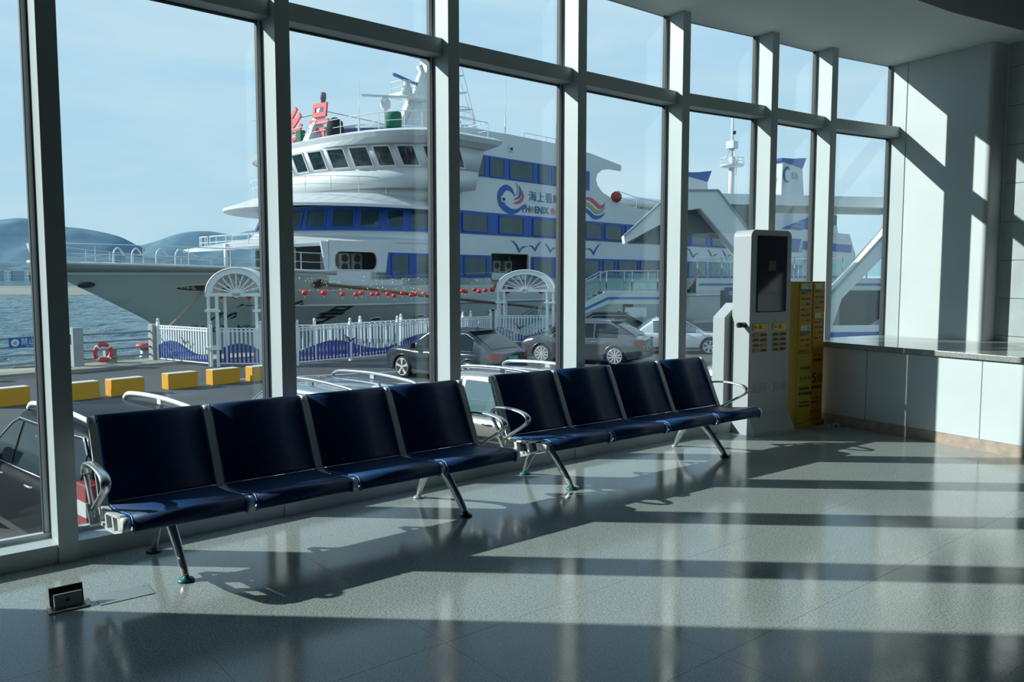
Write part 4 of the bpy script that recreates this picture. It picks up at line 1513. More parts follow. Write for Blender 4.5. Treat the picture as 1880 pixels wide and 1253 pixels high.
# --- B deck
PB0 = nose(-7.9, 8.6, 0.0, q=2.1, s_end=S_END)
PB1 = nose(-7.2, 8.6, 0.0, q=2.1, s_end=S_END)
solid(nose(-8.6, 8.2, .02, q=2.1, s_end=S_END), 3.34, PB0, 4.02, 'middle_deck_base', 'ship_white')
solid(PB0, 4.02, PB1, 5.30, 'middle_deck_house', 'ship_white')
pB0, pB1 = Path(PB0), Path(PB1)
def uB(s): return pB0.side_u(s)
band_on(pB0, pB1, 4.02, 5.28, -9.5, pB0.u[-1] - pB0.uc - 4, SH, off=.03)
for a_, b_ in ((-5.6, -4.5), (-4.2, -3.1), (-2.75, -1.65), (-1.35, -.2), (.1, 1.1), (1.35, 2.45), (2.73, 3.83), (4.15, 5.31), (5.56, 6.62), (6.93, 7.86), (8.16, 9.24)):
    window_on(pB0, pB1, 4.02, 5.28, 4.14, 5.16, a_, b_, SH, slant=-.5 * min(1, max(0, (a_ + 1) / 3)))
wB = [(.15, 2.15), (3.0, 5.1), (5.9, 8.2), (9.0, 10.8), (11.0, 12.75), (13.05, 15.0), (15.4, 17.3), (17.8, 20.4), (21.2, 23.4), (24, 26.2), (27, 29.4), (30.2, 32.4), (33.2, 36), (37, 40)]
for a_, b_ in wB:
    window_on(flat0, flat0, 4.02, 5.28, 4.14, 5.16, us(a_), us(b_), SH, off=.06)
# --- side skin above band B: big polygon with the swoosh cut
side_poly = [(-2.2, 5.30), (S_END - 3, 5.30), (S_END - 3, 6.05), (26, 6.1), (20.0, 6.30), (16.8, 6.45), (14.6, 6.72), (13.65, 6.98), (12.85, 7.22), (12.3, 7.62), (12.1, 8.0), (12.25, 8.38), (12.75, 8.68), (13.6, 8.83), (14.85, 8.83), (14.9, 9.20), (11.6, 9.62), (8.2, 9.84), (4, 9.86), (.6, 9.80), (-1.2, 9.65), (-1.6, 9.2), (-.5, 8.5), (-.2, 7.2), (-.6, 6.35), (-1.9, 5.98)]
def tri_poly(poly, y0, y1):
    """extrude a concave polygon (triangulated by bmesh)"""
    bm = bmesh.new()
    v0 = [bm.verts.new((a_, y0, b_)) for a_, b_ in poly]
    f = bm.faces.new(v0)
    r_ = bmesh.ops.extrude_face_region(bm, geom=[f])
    for g_ in r_['geom']:
        if isinstance(g_, bmesh.types.BMVert): g_.co.y = y1
    bmesh.ops.triangulate(bm, faces=[q for q in bm.faces if len(q.verts) > 4])
    bmesh.ops.recalc_face_normals(bm, faces=bm.faces)
    return bm
def bm_obj(name, bm, m_, parent):
    me = bpy.data.meshes.new(name)
    bm.to_mesh(me); bm.free()
    me.materials.append(M[m_])
    return obj(name, me, None, parent)
bm_obj('upper_side_plating', tri_poly(side_poly, .0, .12), 'ship_white', SH)
bm_obj('far_upper_plating', tri_poly(side_poly, 12.88, 13.0), 'ship_white', SH)
solid([(-.1, CW), (-.1, .1), (11.9, .1)], 5.3, [(-.1, CW), (-.1, .1), (11.9, .1)], 9.55, 'upper_house', 'ship_white', smooth=False)
solid([(-.5, CW), (-.5, .15), (44, .15)], 5.2, [(-.5, CW), (-.5, .15), (44, .15)], 5.9, 'sun_deck', 'deck_grey', smooth=False)
# band C with a raked leading window
bc = MB().prism([(.0, 7.25), (11.4, 7.25), (11.4, 8.46), (.42, 8.46)], 'y', -.035, .0)
obj('colour_band', bc, 'ship_blue', SH)
def flat_window(poly, y, parent=SH, glass='ship_glass', frame='ship_blue'):
    fr = MB()
    n = len(poly)
    for i in range(n):
        a_, b_ = poly[i], poly[(i + 1) % n]
        fr.bar((a_[0], y, a_[1]), (b_[0], y, b_[1]), .07, .06, up=(0, 1, 0))
    w = obj('window', fr, frame, parent)
    obj('pane', MB().prism(poly, 'y', y - .008, y + .008), glass, w)
flat_window([(.1, 7.32), (1.9, 7.32), (1.9, 8.38), (.5, 8.38)], -.045)
for a_, b_ in ((2.3, 3.45), (3.95, 5.95), (6.45, 7.35), (7.65, 8.9), (9.2, 10.4)):
    flat_window([(a_, 7.34), (b_, 7.34), (b_, 8.38), (a_, 8.38)], -.045)
for s_, z_ in ((3.85, 8.88), (3.2, 5.95)):
    v_ = obj('side_lamp_box', MB().bbox(s_, s_ + .42, -.06, .0, z_, z_ + .36), 'ship_white', SH)
    obj('lamp', MB().bbox(s_ + .1, s_ + .28, -.09, -.06, z_ + .08, z_ + .24), 'recess_dark', v_)

# --- logo, slogan and birds on the side
def ribbon(pts, w0, m_, name, parent=SH, y=-.03, label=None):
    P = smoothpath([(a_, b_, 0) for a_, b_ in pts], 6)
    n = len(P)
    mb = MB()
    L_, R_ = [], []
    for i, q in enumerate(P):
        t_ = (P[min(i + 1, n - 1)] - P[max(0, i - 1)]).normalized()
        nn = Vector((-t_.y, t_.x, 0))
        w_ = w0 * (math.sin(PI * (i + .15) / (n - .7)) ** .8) / 2
        L_.append(q + nn * w_); R_.append(q - nn * w_)
    for i in range(n - 1):
        mb.prism([(v.x, v.y) for v in (L_[i], L_[i + 1], R_[i + 1], R_[i])], 'y', y, y + .02)
    return obj(name, mb, m_, parent, label=label)
ribbon([(4.35, 6.35), (4.05, 6.72), (3.55, 6.78), (3.15, 6.4), (3.25, 5.85), (3.85, 5.50), (4.55, 5.52), (5.35, 5.98)], .42, 'logo_blue', 'logo_wave', label='curling blue wave of the emblem')
ribbon([(4.25, 5.95), (4.75, 6.05), (5.05, 6.35), (5.0, 6.75)], .22, 'logo_red', 'logo_feather')
ribbon([(4.3, 6.15), (4.75, 6.35), (4.85, 6.7), (4.72, 7.0)], .16, 'logo_blue', 'logo_feather')
ribbon([(4.35, 6.35), (4.62, 6.6), (4.6, 6.95), (4.45, 7.15)], .12, 'logo_gold', 'logo_feather')
text('slogan_characters', '海上看威海', .66, 'ink_blue', SH, (5.55, -.03, 6.22), ext=.004, sx=1.12)
text('company_name', 'PH', .56, 'ink_blue', SH, (5.0, -.03, 5.50), ext=.004, bold=.014, sx=1.0)
obj('company_emblem', MB().lathe([(.17, -.012), (.17, .01)], 16, (5.88, -.03, 5.69), 'y'), 'logo_gold', SH)
text('company_name', 'ENIX', .56, 'ink_blue', SH, (6.10, -.03, 5.50), ext=.004, bold=.014, sx=1.0)
text('company_name', '侨乡号', .46, 'logo_red', SH, (7.55, -.03, 5.50), ext=.004)
for k, (m_, dz, ds) in enumerate((('logo_red', .55, .35), ('logo_gold', .22, .0), ('logo_blue', -.15, -.2))):
    ribbon([(10.4 + ds, 5.95 + dz), (10.9 + ds, 6.18 + dz), (11.5 + ds, 6.02 + dz), (12.1 + ds, 5.72 + dz), (12.7 + ds * .5, 5.78 + dz), (13.1, 6.08 + dz)], .27, m_, 'flag_wave')
bird(SH, (4.75, -.03, 3.38), .75, 'logo_blue')
bird(SH, (6.15, -.03, 3.45), .65, 'logo_blue', flip=-1)
bird(SH, (7.55, -.03, 3.38), .6, 'logo_blue')
bird(SH, (9.1, -.03, 3.4), .6, 'logo_blue', flip=-1)
bird(SH, (11.9, -.03, 3.42), .85, 'logo_blue', flip=-1)
for s_ in (24.3, 27.2, 29.5, 33):
    bird(SH, (s_, -.03, 3.4), .9, 'ink_blue')

# --- bridge
HB = 8.1
def bnose(s0, L, hw, s_end, q=2.6, n=16):
    P = []
    for i in range(n + 1):
        a_ = PI / 2 * i / n
        v = math.sin(a_)
        P.append((s0 + L * (1 - max(0, 1 - v ** q) ** (1 / q)), CW - hw * v))
    P.append((s_end, CW - hw))
    return P
solid(nose(-5.3, 4.6, .4, q=2.0, s_end=.1), 5.75, bnose(-5.4, 4.8, 6.4, .1, 2.0, 24), 6.30, 'bridge_footing', 'ship_white') if False else None
solid(bnose(-5.3, 4.7, 6.25, .1, 2.0, 24), 5.7, bnose(-5.42, 4.8, 6.4, .1, 2.0, 24), 6.30, 'bridge_footing', 'ship_white')
BW0 = bnose(-5.7, 4.8, 7.75, .25, 2.0, 24); BW1 = bnose(-6.2, 4.8, 8.1, .35, 2.0, 24)
solid(bnose(-5.45, 4.8, 7.55, .2, 2.0, 24), 6.28, BW0, 7.22, 'bridge_base', 'ship_white')
solid(BW0, 7.22, BW1, 8.42, 'bridge_house', 'ship_white')
pb0, pb1 = Path(BW0), Path(BW1)
ctr = pb0.uc
brw = [(-.42, .73), (1.10, 2.27), (2.60, 3.79), (4.07, 5.22), (5.47, 6.44), (6.74, 7.68), (8.05, 8.95), (9.35, 10.2)]
for a_, b_ in brw + [(-b_ + .3, -a_ + .3) for a_, b_ in brw[1:7]]:
    window_on(pb0, pb1, 7.22, 8.42, 7.28, 8.32, a_, b_, SH, frame='ship_white', glass='bridge_glass', fw=.08, off=.015)
for a_, b_ in brw[-2:]:
    pass
BR0 = bnose(-6.05, 3.6, 8.6, 1.0, 2.4); BR1 = bnose(-6.15, 3.6, 8.75, 1.1, 2.4); BR2 = bnose(-5.5, 3.6, 8.0, 1.1, 2.4)
mbr = MB()
mbr.loft([[(s, w, 8.38) for s, w in mir(bnose(-6.1, 3.9, 8.2, .5, 2.2))], [(s, w, 8.62) for s, w in mir(BR0)], [(s, w, 8.85) for s, w in mir(BR1)], [(s, w, 9.12) for s, w in mir(BR2)]], smooth=False)
obj('bridge_roof', mbr, 'ship_white', SH)
# wipers and dots
wp = MB()
for k in (-1, 0, 1, 2):
    p, n = pb0.at(ctr + k * 1.12 + .8); n = outn(p, n); q = p + n * .25
    wp.tube([(q.x, q.y, 8.35), (q.x + .05, q.y, 7.75)], .015, 5)
obj('window_wiper', wp, 'recess_dark', SH)
# railings
def railing(pts, h, name='deck_railing', posts=1.3, r=.025, rows=2, m_='ship_white', parent=SH):
    mb = MB()
    P = [Vector(p) for p in pts]
    for k in range(1, rows + 1):
        mb.tube([(p.x, p.y, p.z + h * k / rows) for p in P], r * (1 if k == rows else .7), 5, smooth=False)
    acc = 0; last = None
    for i in range(len(P)):
        if i: acc += (P[i] - P[i - 1]).length
        if last is None or acc - last >= posts or i == len(P) - 1:
            mb.tube([P[i], P[i] + Vector((0, 0, h))], r * .9, 5, smooth=False); last = acc
    return obj(name, mb, m_, parent, fix=False)
def outline3(P, z, k=3):
    Q = []
    for i in range(len(P) - 1):
        for j in range(k):
            t = j / k
            Q.append((P[i][0] + (P[i + 1][0] - P[i][0]) * t, P[i][1] + (P[i + 1][1] - P[i][1]) * t, z))
    return Q
BRr = mir(bnose(-5.3, 2.9, 7.7, 1.0))
railing(outline3(BRr, 9.1, 3), .85)
fr_ = mir(nose(-8.2, 6.6, .9, s_end=-3.2))
railing(outline3(fr_, 5.98, 3), .80, r=.022)
fr2 = [(a_, b_) for a_, b_ in mir(nose(-11.1, 7.0, .5, s_end=-6)) if b_ > 2.5 and a_ < -6.8]
railing([(a_, b_, 3.06 + (a_ + 11.1) * .10) for a_, b_, c_ in outline3(fr2, 0, 2)], .60, r=.03)
railing([(s, CW - half(s, sheer(s)) + .12, sheer(s)) for s in ss if -18.8 < s < -6], .85, posts=1.4, r=.02)
railing([(s, CW + half(s, sheer(s)) - .12, sheer(s)) for s in ss if -18.8 < s < -6], .85, posts=1.4, r=.02)
bk = MB()
for k in range(9):
    a_ = PI * .5 + PI * k / 8
    bk.tube([(-18.7 + .35 * math.cos(a_), CW + .5 * math.sin(a_), 2.24), (-18.75 + .5 * math.cos(a_), CW + .62 * math.sin(a_), 3.05)], .035, 5)
for z_, f2 in ((2.5, .4), (2.78, .45), (3.05, .5)):
    bk.tube([(-18.7 + f2 * math.cos(PI * .5 + PI * k / 12), CW + f2 * 1.25 * math.sin(PI * .5 + PI * k / 12), z_) for k in range(13)], .035, 5)
obj('bow_basket', bk, 'ship_white', SH)
hp_ = MB()
for s_, ln in ((-16.2, .5), (-15.4, .5), (-14.3, .6), (-13.4, 1.2)):
    w_ = CW - 1.2
    hp_.tube([tuple(q) for q in smoothpath([(s_, w_, 1.8), (s_, w_, 2.6), (s_ + .1, w_, 2.85), (s_ + .25, w_, 2.9), (s_ + ln, w_, 2.55)], 4)], .04, 5)
obj('vent_pipes', hp_, 'ship_white', SH)
railing([(s, .06, z + .0) for s, z in ((14.6, 6.72), (16.8, 6.45), (20, 6.3), (24, 6.15), (30, 6.1), (38, 6.05), (44, 6.05))], .75, posts=1.2, r=.025)
railing([(s, .3, 9.84) for s in (5.5, 6.5, 7.5, 8.5, 9.5)], .35, posts=1, r=.02, rows=1)
railing([tuple(q) for q in smoothpath([(-1.2, .2, 9.6), (0, -.2, 9.75), (1.2, .2, 9.8), (1.9, 1.2, 9.8)], 5)], 1.05, posts=.6, r=.025)
railing([tuple(q) for q in smoothpath([(-1.2, 3.2, 9.9), (1, 2.2, 10.3), (3, 2.2, 10.3), (4, 3, 10.2)], 5)], .9, posts=.8, r=.025)

# lounge dome on the bridge roof
dm = MB()
prof = [(1.0, 9.05), (1.0, 9.95), (.93, 10.12), (.70, 10.30), (.3, 10.38)]
rings = [[(1.2 + 5.2 * f * math.cos(2 * PI * k / 36), 7.0 + 4.6 * f * math.sin(2 * PI * k / 36), z) for k in range(36)] for f, z in prof]
dm.loft(rings)
obj('sky_lounge', dm, 'ship_white', SH)
dw = MB()
rings = [[(1.2 + 5.24 * math.cos(2 * PI * k / 36), 7.0 + 4.64 * math.sin(2 * PI * k / 36), z) for k in range(36)] for z in (9.32, 9.85)]
dw.loft(rings, cap=False)
obj('lounge_window_band', dw, 'purple_trim', SH)
# mast tower
mt = MB()
def mring(s, w, z, a_, b_):
    return [(s - a_, w - b_, z), (s + a_, w - b_, z), (s + a_, w + b_, z), (s - a_, w + b_, z)]
mt.loft([mring(2.2, CW, 10.3, 1.35, .6), mring(2.9, CW, 12.4, 1.0, .5), mring(3.6, CW, 14.6, .55, .4), mring(3.7, CW, 15.4, .6, .4)], smooth=False)
mast_o = obj('mast_tower', mt, 'ship_white', SH)
br_ = MB()
br_.tube([(.55, CW - .5, 10.4), (1.9, CW - .4, 12.6), (2.7, CW - .3, 14.1), (2.4, CW - .3, 14.6)], .2, 8)
obj('mast_brace', br_, 'ship_white', mast_o)
obj('mast_platform', MB().bbox(2.2, 4.3, CW - .9, CW + .7, 15.3, 15.42).bbox(.2, 2.4, CW - 1.4, CW - .1, 12.3, 12.5), 'ship_white', mast_o)
railing([(2.2, CW - .9, 15.4), (3.2, CW - .9, 15.4), (4.3, CW - .9, 15.4), (4.3, CW + .7, 15.4)], .7, posts=.5, r=.03, parent=mast_o, rows=3)
railing([(2.2, CW - 1.3, 12.5), (1.2, CW - 1.4, 12.5), (.3, CW - 1.3, 12.5), (.3, CW - .2, 12.5)], .7, posts=.6, r=.03, parent=mast_o)
obj('fog_horn', MB().lathe([(.10, 0), (.12, .35), (.30, .6)], 14, (0, 0, 0), 'x'), 'horn_red', mast_o, (2.6, CW - .6, 15.75), rz=PI + .3)
rdm = MB().lathe([(.35, 12.5), (.35, 12.9), (.22, 13.0), (.22, 13.25)], 14, (1.0, CW - .8, 0))
rd = obj('radar_pedestal', rdm, 'ship_white', mast_o)
obj('radar_bar', MB().box((1.0, CW - .8, 13.38), (2.9, .12, .16), rz=.35), 'radar_blue', rd)
rd2 = obj('radar_pedestal', MB().lathe([(.12, 10.3), (.12, 11.3), (.3, 11.4), (.3, 11.75), (.15, 11.95)], 14, (-.9, CW - 1.2, 0)), 'ship_white', SH)
obj('radar_bar', MB().box((-.9, CW - 1.2, 12.05), (2.7, .14, .12), rz=-.6), 'ship_white', rd2)
yd = MB()
for z_, l_ in ((12.2, 2.0), (13.2, 1.6), (14.2, 1.3), (11.2, 2.0)):
    yd.bar((4.0, CW, z_), (4.0 + l_, CW - 1.2, z_ + .15), .07, .07); yd.bar((4.0 + l_, CW - 1.2, z_ + .15), (3.4, CW + .2, z_ - .5), .05, .05)
obj('yard_arms', yd, 'ship_white', mast_o)
sw = MB()
for a_ in ((4.4, CW - 1, 15.6), (5.1, CW - 1.2, 14.9)):
    sw.tube([a_, (5.0, CW - 3.0, 9.9)], .015, 4)
obj('stay_wires', sw, 'rail_grey', mast_o)
# light pole at the front with the big red characters
lm_ = MB().loft([mring(-5.1, CW, 9.0, .45, .3), mring(-4.3, CW, 11.3, .16, .14)], smooth=False)
lm_ = obj('signal_mast', lm_, 'ship_white', SH)
obj('mast_lamp', MB().lathe([(.13, 11.3), (.13, 11.5), (.17, 11.52), (.17, 11.85), (.10, 11.9)], 12, (-4.3, CW, 0)), 'recess_grey', lm_)
for ch, w_, s_ in (('号', CW + .45, -5.6), ('乡', CW + 2.75, -5.75), ('侨', CW + 5.1, -5.4)):
    o = text('roof_character', ch, 2.45, 'sign_red', SH, (s_ + .55, w_, 9.15), rot=(PI / 2, 0, R(-78)), ext=.06, bold=.04, sx=.62, shear=.22, label='red roof character ' + {'号': 'nearest the mast', '乡': 'second from the mast', '侨': 'farthest from the mast'}[ch])
wr_ = MB()
wr_.tube([(-5.4, CW + 6, 11.0), (-5, CW + 3, 10.6), (-4.6, CW, 10.7)], .02, 4)
wr_.tube([(-4.4, CW, 10.9), (-2.2, CW - 2, 10.3), (-1, CW - 3, 9.9)], .02, 4)
obj('stay_wires', wr_, 'rail_grey', SH)
obj('covered_lamp', MB().lathe([(.42, 9.1), (.48, 9.5), (.40, 9.95), (.15, 10.15)], 12, (-4.9, CW - 2.0, 0)), 'dark_cloth', SH)
obj('covered_compass', MB().lathe([(.42, 9.8), (.45, 10.4), (.42, 10.6), (.1, 10.68)], 12, (-2.2, CW - 3.6, 0)).lathe([(.2, 9.1), (.2, 9.8)], 10, (-2.2, CW - 3.6, 0)), 'green_cloth', SH)
obj('deck_box', MB().box((-5.2, CW + .8, 9.45), (.5, .5, .65)), 'green_cloth', SH, bevel=.02)
an = MB()
for (s_, w_, z0, z1) in ((-4.2, CW - 3.2, 9.1, 12.0), (4.2, .6, 9.8, 13.2), (2.5, 2.6, 9.8, 12.6), (9.0, .8, 9.8, 11.3)):
    an.tube([(s_, w_, z0), (s_, w_, z0 + (z1 - z0) * .35)], .04, 5); an.tube([(s_, w_, z0), (s_ + .03, w_, z1)], .015, 4)
obj('whip_antennas', an, 'ship_white', SH)
# life rafts / aft deck gear
lr = obj('life_raft', MB().lathe([(.05, -.45), (.30, -.42), (.36, 0), (.30, .42), (.05, .45)], 16, (0, 0, 0), 'x'), 'liferaft_red', SH, (14.35, .0, 7.05), rz=.5)
obj('raft_strap', MB().lathe([(.37, -.06), (.37, .06)], 16, (0, 0, 0), 'x'), 'dark_cloth', lr)
bt_ = MB()
rings = [[(16.5 + 9.5 * u_, 3.0 + 1.9 * math.cos(a_) * math.sin(PI * min(.98, max(.02, u_))) ** .4, 7.0 + .75 * math.sin(a_) * math.sin(PI * min(.98, max(.02, u_))) ** .4) for a_ in [2 * PI * k / 14 for k in range(14)]] for u_ in [i / 12 for i in range(13)]]
bt_.loft(rings)
obj('lifeboat_canopy', bt_, 'ship_white', SH)
gl_ = MB()
for k in range(9): gl_.bbox(17 + k * .95, 17.65 + k * .95, .95, 1.05, 6.1, 6.7)
obj('deck_lockers', gl_, 'rope_tan', SH)
# aft house, funnels, aft mast
obj('aft_house', MB().prism([(37.5, 5.3), (55.4, 5.3), (54.6, 7.0), (54.2, 8.35), (37.5, 8.35)], 'y', 1.0, 12.0), 'ship_white', SH)
obj('aft_blue_stripe', MB().prism([(40, 5.9), (47.5, 7.6), (52, 7.9), (52, 6.3), (46, 5.9)], 'y', .95, 1.0), 'ship_blue', SH)
for s_ in (49.6, 51.4, 53.0):
    flat_window([(s_, 7.2), (s_ + 1.2, 7.2), (s_ + 1.2, 8.1), (s_, 8.1)], .94)
obj('stern_plating', MB().prism([(44, 1.2), (58.5, 1.2), (57.2, 4.2), (55.4, 6.2), (44, 6.2)], 'y', .0, .3).prism([(47, 1.2), (58.5, 1.2), (57.2, 4.2), (47, 4.2)], 'y', 12.7, 13.0), 'ship_white', SH)
railing([(s, 1.1, 8.35) for s in (47, 48.5, 50, 51.5, 53, 54.2)], .75, posts=1.2, r=.04)
obj('stern_house', MB().prism([(46, -3.5), (57, -3.5), (58.3, 1.5), (46, 1.5)], 'y', .1, 12.9), 'hull_white', SH)
obj('stern_deck_house', MB().bbox(45, 54.5, .5, 12.5, 1.5, 5.3), 'ship_white', SH)
obj('colour_band', MB().bbox(44, 56, -.03, .0, 4.3, 5.1), 'ship_blue', SH)
def funnel(s, w, z0, z1, lx, lw, label):
    F = obj('funnel', MB().loft([[(s, w, z0), (s + lx, w, z0), (s + lx, w + lw, z0), (s, w + lw, z0)],
                                 [(s + .15, w, z1 - .7), (s + lx * .85, w, z1 - .9), (s + lx * .85, w + lw, z1 - .9), (s + .15, w + lw, z1 - .7)]], smooth=False), 'ship_white', SH, label=label)
    obj('funnel_cap', MB().prism([(s - .1, z1 - .72), (s + lx * .85, z1 - .95), (s + lx * 1.0, z1 + .12), (s + lx * .45, z1 - .25), (s - .1, z1 - .45)], 'y', w - .04, w + lw + .04), 'ship_blue', F)
    return F
F1 = funnel(41.3, 1.0, 8.3, 13.1, 5.2, 1.3, 'near funnel with the company emblem')
ribbon([(43.0, 11.7), (42.5, 11.9), (41.9, 11.6), (41.8, 11.0), (42.3, 10.6), (43.0, 10.7)], .34, 'logo_blue', 'funnel_emblem', SH, y=.95)
text('funnel_characters', '威海', .75, 'ink_grey', SH, (43.2, .95, 11.0), ext=.004)
text('funnel_letters', 'FERRY', .34, 'ink_grey', SH, (41.6, 1.15, 10.1), ext=.004) if False else None
vt = text('funnel_characters', '侨\n乡', .55, 'ink_black', SH, (41.25, 2.1, 10.6), rot=(PI / 2, 0, -PI / 2), ext=.004)
F2 = funnel(33.1, 6.2, 6.1, 11.5, 4.6, 2.2, 'far funnel with a blue cap')
obj('satellite_dome', MB().lathe([(.06, 11.1), (.06, 11.5), (.25, 11.6), (.30, 11.85), (.2, 12.05), (.02, 12.1)], 12, (34.6, 7.2, 0)), 'ship_white', SH)
am = MB()
ms, mw = 42.1, CW
am.tube([(ms, mw, 8.3), (ms, mw, 13.4)], .28, 10); am.tube([(ms, mw, 13.4), (ms, mw, 17.3)], .12, 8)
am.lathe([(.3, 12.35), (1.15, 12.5), (1.15, 12.65), (.3, 12.7)], 16, (ms, mw, 0))
am.bbox(ms - .5, ms + .45, mw - .4, mw + .4, 14.2, 14.9)
for a_ in (0, 2.1, 4.2):
    am.tube([(ms + 1.0 * math.cos(a_), mw + 1.0 * math.sin(a_), 12.6), (ms + .2 * math.cos(a_), mw + .2 * math.sin(a_), 14.2)], .05, 5)
am.tube([(ms + .9, mw, 12.6), (ms + .9, mw, 9)], .03, 5)
obj('aft_mast', am, 'ship_white', SH)
railing([(ms + 1.15 * math.cos(2 * PI * k / 12), mw + 1.15 * math.sin(2 * PI * k / 12), 12.65) for k in range(13)], .6, posts=.5, r=.035)
obj('mast_light', MB().lathe([(.2, 15.6), (.2, 15.9)], 10, (ms + .1, mw - .1, 0)), 'recess_dark', SH)

# ropes from the ship
def w3(s, w, z):
    p = ship2w(s, w); return (p.x, p.y, z)
pa = sl(-13.3, 1.05, .12)
spline_obj('mooring_rope', [w3(*pa), tuple(Vector(w3(*pa)).lerp(Vector((-14.72, 31.95, GZ + .45)), .5) - Vector((0, 0, .12))), (-14.72, 31.95, GZ + .45)], .06, 'rope_tan', 'tan mooring rope from the bow opening down to the red bollard', 'rope')
pa = sl(-8.85, 1.3, .12)
spline_obj('mooring_rope', [w3(*pa), w3(-6, -.9, .95), w3(-3, -1.0, .62), w3(1, -1.1, .25), w3(6, -1.3, -.3), w3(10, -1.6, -1.3)], .085, 'rope_brown', 'thick brown mooring rope stretched along the hull to the right', 'rope')

# lantern strings on the quay
poles = [(-8.2, 31.6), (-2.0, 38.6), (-11.9, 31.8), (1.6, 41.5)]
lan = MB().lathe([(.03, -.115), (.09, -.10), (.135, -.04), (.135, .03), (.09, .09), (.03, .105)], 12).mesh('red_lantern', 'lantern_red')
tas = MB().tube([(0, 0, -.11), (0, 0, -.25)], .012, 5).mesh('tassel', 'logo_gold')
lanterns = [(560, 537.5), (595, 537.5), (629, 540), (654, 540.5), (664, 538), (684, 540), (694, 539.5), (712, 539.5), (724, 543), (739, 538.5), (755, 542), (766, 538), (779, 539), (849, 534), (855, 535.5), (871, 531.5), (880, 535), (891, 533), (904, 532), (911, 525.5), (932, 535), (937, 528.5), (958, 526.5), (979, 525.5), (994, 536), (408, 545), (432, 545), (458, 545.5), (483, 548)]
c4, s4 = math.cos(R(4.45)), math.sin(R(4.45))
def pxd(x, y, Y):
    a_, b_ = (x - 940) / f_, -(y - 626.5) / f_
    d = (a_, c4 + b_ * s4, -s4 + b_ * c4)
    t_ = Y / d[1]
    return (d[0] * t_, Y, 1.52 + d[2] * t_)
ORD = ['first', 'second', 'third', 'fourth', 'fifth', 'sixth', 'seventh', 'eighth', 'ninth', 'tenth', 'eleventh', 'twelfth', 'thirteenth']
def lan_label(i, px):
    if px < 500: return 'red lantern under the left archway, %s of four from the left' % ORD[i - 25]
    if px < 800: return 'red lantern between second and third mullions, %s of thirteen from the left' % ORD[i]
    if px < 907: return 'red lantern left of the right archway, %s of six from the left' % ORD[i - 13]
    return 'red lantern hanging at the right archway, %s of six from the left' % ORD[i - 19]
lw = MB()
prev = None
for i, (px, py) in enumerate(lanterns):
    Y = 30.0 if px < 500 else 31.5 + (px - 545) / 365 * 8.2
    p = pxd(px, py, Y)
    T = thing('red_lantern', lan_label(i, px), 'lantern', p, 0, 'red lanterns strung along the quay')
    T.location = (p[0], p[1], p[2])
    s_ = 1.0 if px < 600 or px > 900 else .85
    if px < 500: s_ = .8
    o = obj('shade', lan, None, T); o.scale = (s_, s_, s_ * .95)
    obj('tassel', tas, None, T)
    top_p = (p[0], p[1], p[2] + .1)
    if prev and (px > prev[1]) :
        a_ = Vector(prev[0]); b_ = Vector(top_p); mid = (a_ + b_) / 2 + Vector((0, 0, -.02))
        lw.tube([tuple(a_), tuple(mid), tuple(b_)], .006, 4)
    prev = (top_p, px)
tag(obj('lantern_string', lw, 'rail_grey', fix=False), 'thin wire that the red lanterns hang from, before the hull', 'string')
rnd = random.Random(11)
sp_ = MB()
for i in range(150):
    px = rnd.uniform(545, 935)
    Y = 31.5 + (px - 545) / 365 * 8.2
    if rnd.random() < .72: py = 511 + rnd.gauss(5, 4) + (px > 800) * -2
    else: py = 533 + rnd.gauss(0, 1.5) - (px - 545) * .012
    p = pxd(px, py, Y)
    r_ = rnd.uniform(.012, .032)
    sp_.lathe([(.2 * r_, -r_), (r_, 0), (.2 * r_, r_)], 5, p)
for z_ in (505, 533):
    sp_.tube([pxd(545, z_, 31.5), pxd(730, z_ + 2, 35.6), pxd(935, z_ - 6, 40.2)], .005, 4)
tag(obj('string_lights', sp_, 'gold_bulb', fix=False), 'strings of tiny gold bulbs glinting in front of the white hull', 'lights', kind='stuff')

# ================================================================ BOARDING GANGWAY AND CANOPY
def X_at(px, Y): return (px - 940) / f_ * Y / 1.0 * 1.0
GW = thing('boarding_gangway', 'elevated white boarding gangway with stairs, glass balustrade and blue stripe', 'gangway', (4.7, 41.0, GZ), 0)
def gl(p): return (p[0] - 4.7, p[1] - 41.0, p[2] - GZ)
# lower landing
z1, z2 = .86, 1.56
obj('landing_deck', MB().bbox(0, 4.2, 0, 3.0, z1 - GZ - .62, z1 - GZ), 'canopy_white', GW)
obj('blue_stripe', MB().bbox(.35, 4.2, -.012, 0, z1 - GZ - .38, z1 - GZ - .26).bbox(.0, .0001, 0, .0001, 1, 1.0001), 'ship_blue_light', GW)
obj('upper_deck', MB().bbox(4.7, 60, 0, 3.0, z2 - GZ - .62, z2 - GZ), 'canopy_white', GW)
obj('blue_stripe', MB().bbox(4.9, 60, -.012, 0, z2 - GZ - .38, z2 - GZ - .26), 'ship_blue_light', GW)
for k in range(5):
    zz = z1 - GZ + (z2 - z1) * k / 5
    obj('step', MB().bbox(4.2 + k * .1, 4.75, 0, 3.0, zz - .2, zz + .14), 'stair_tread', GW)
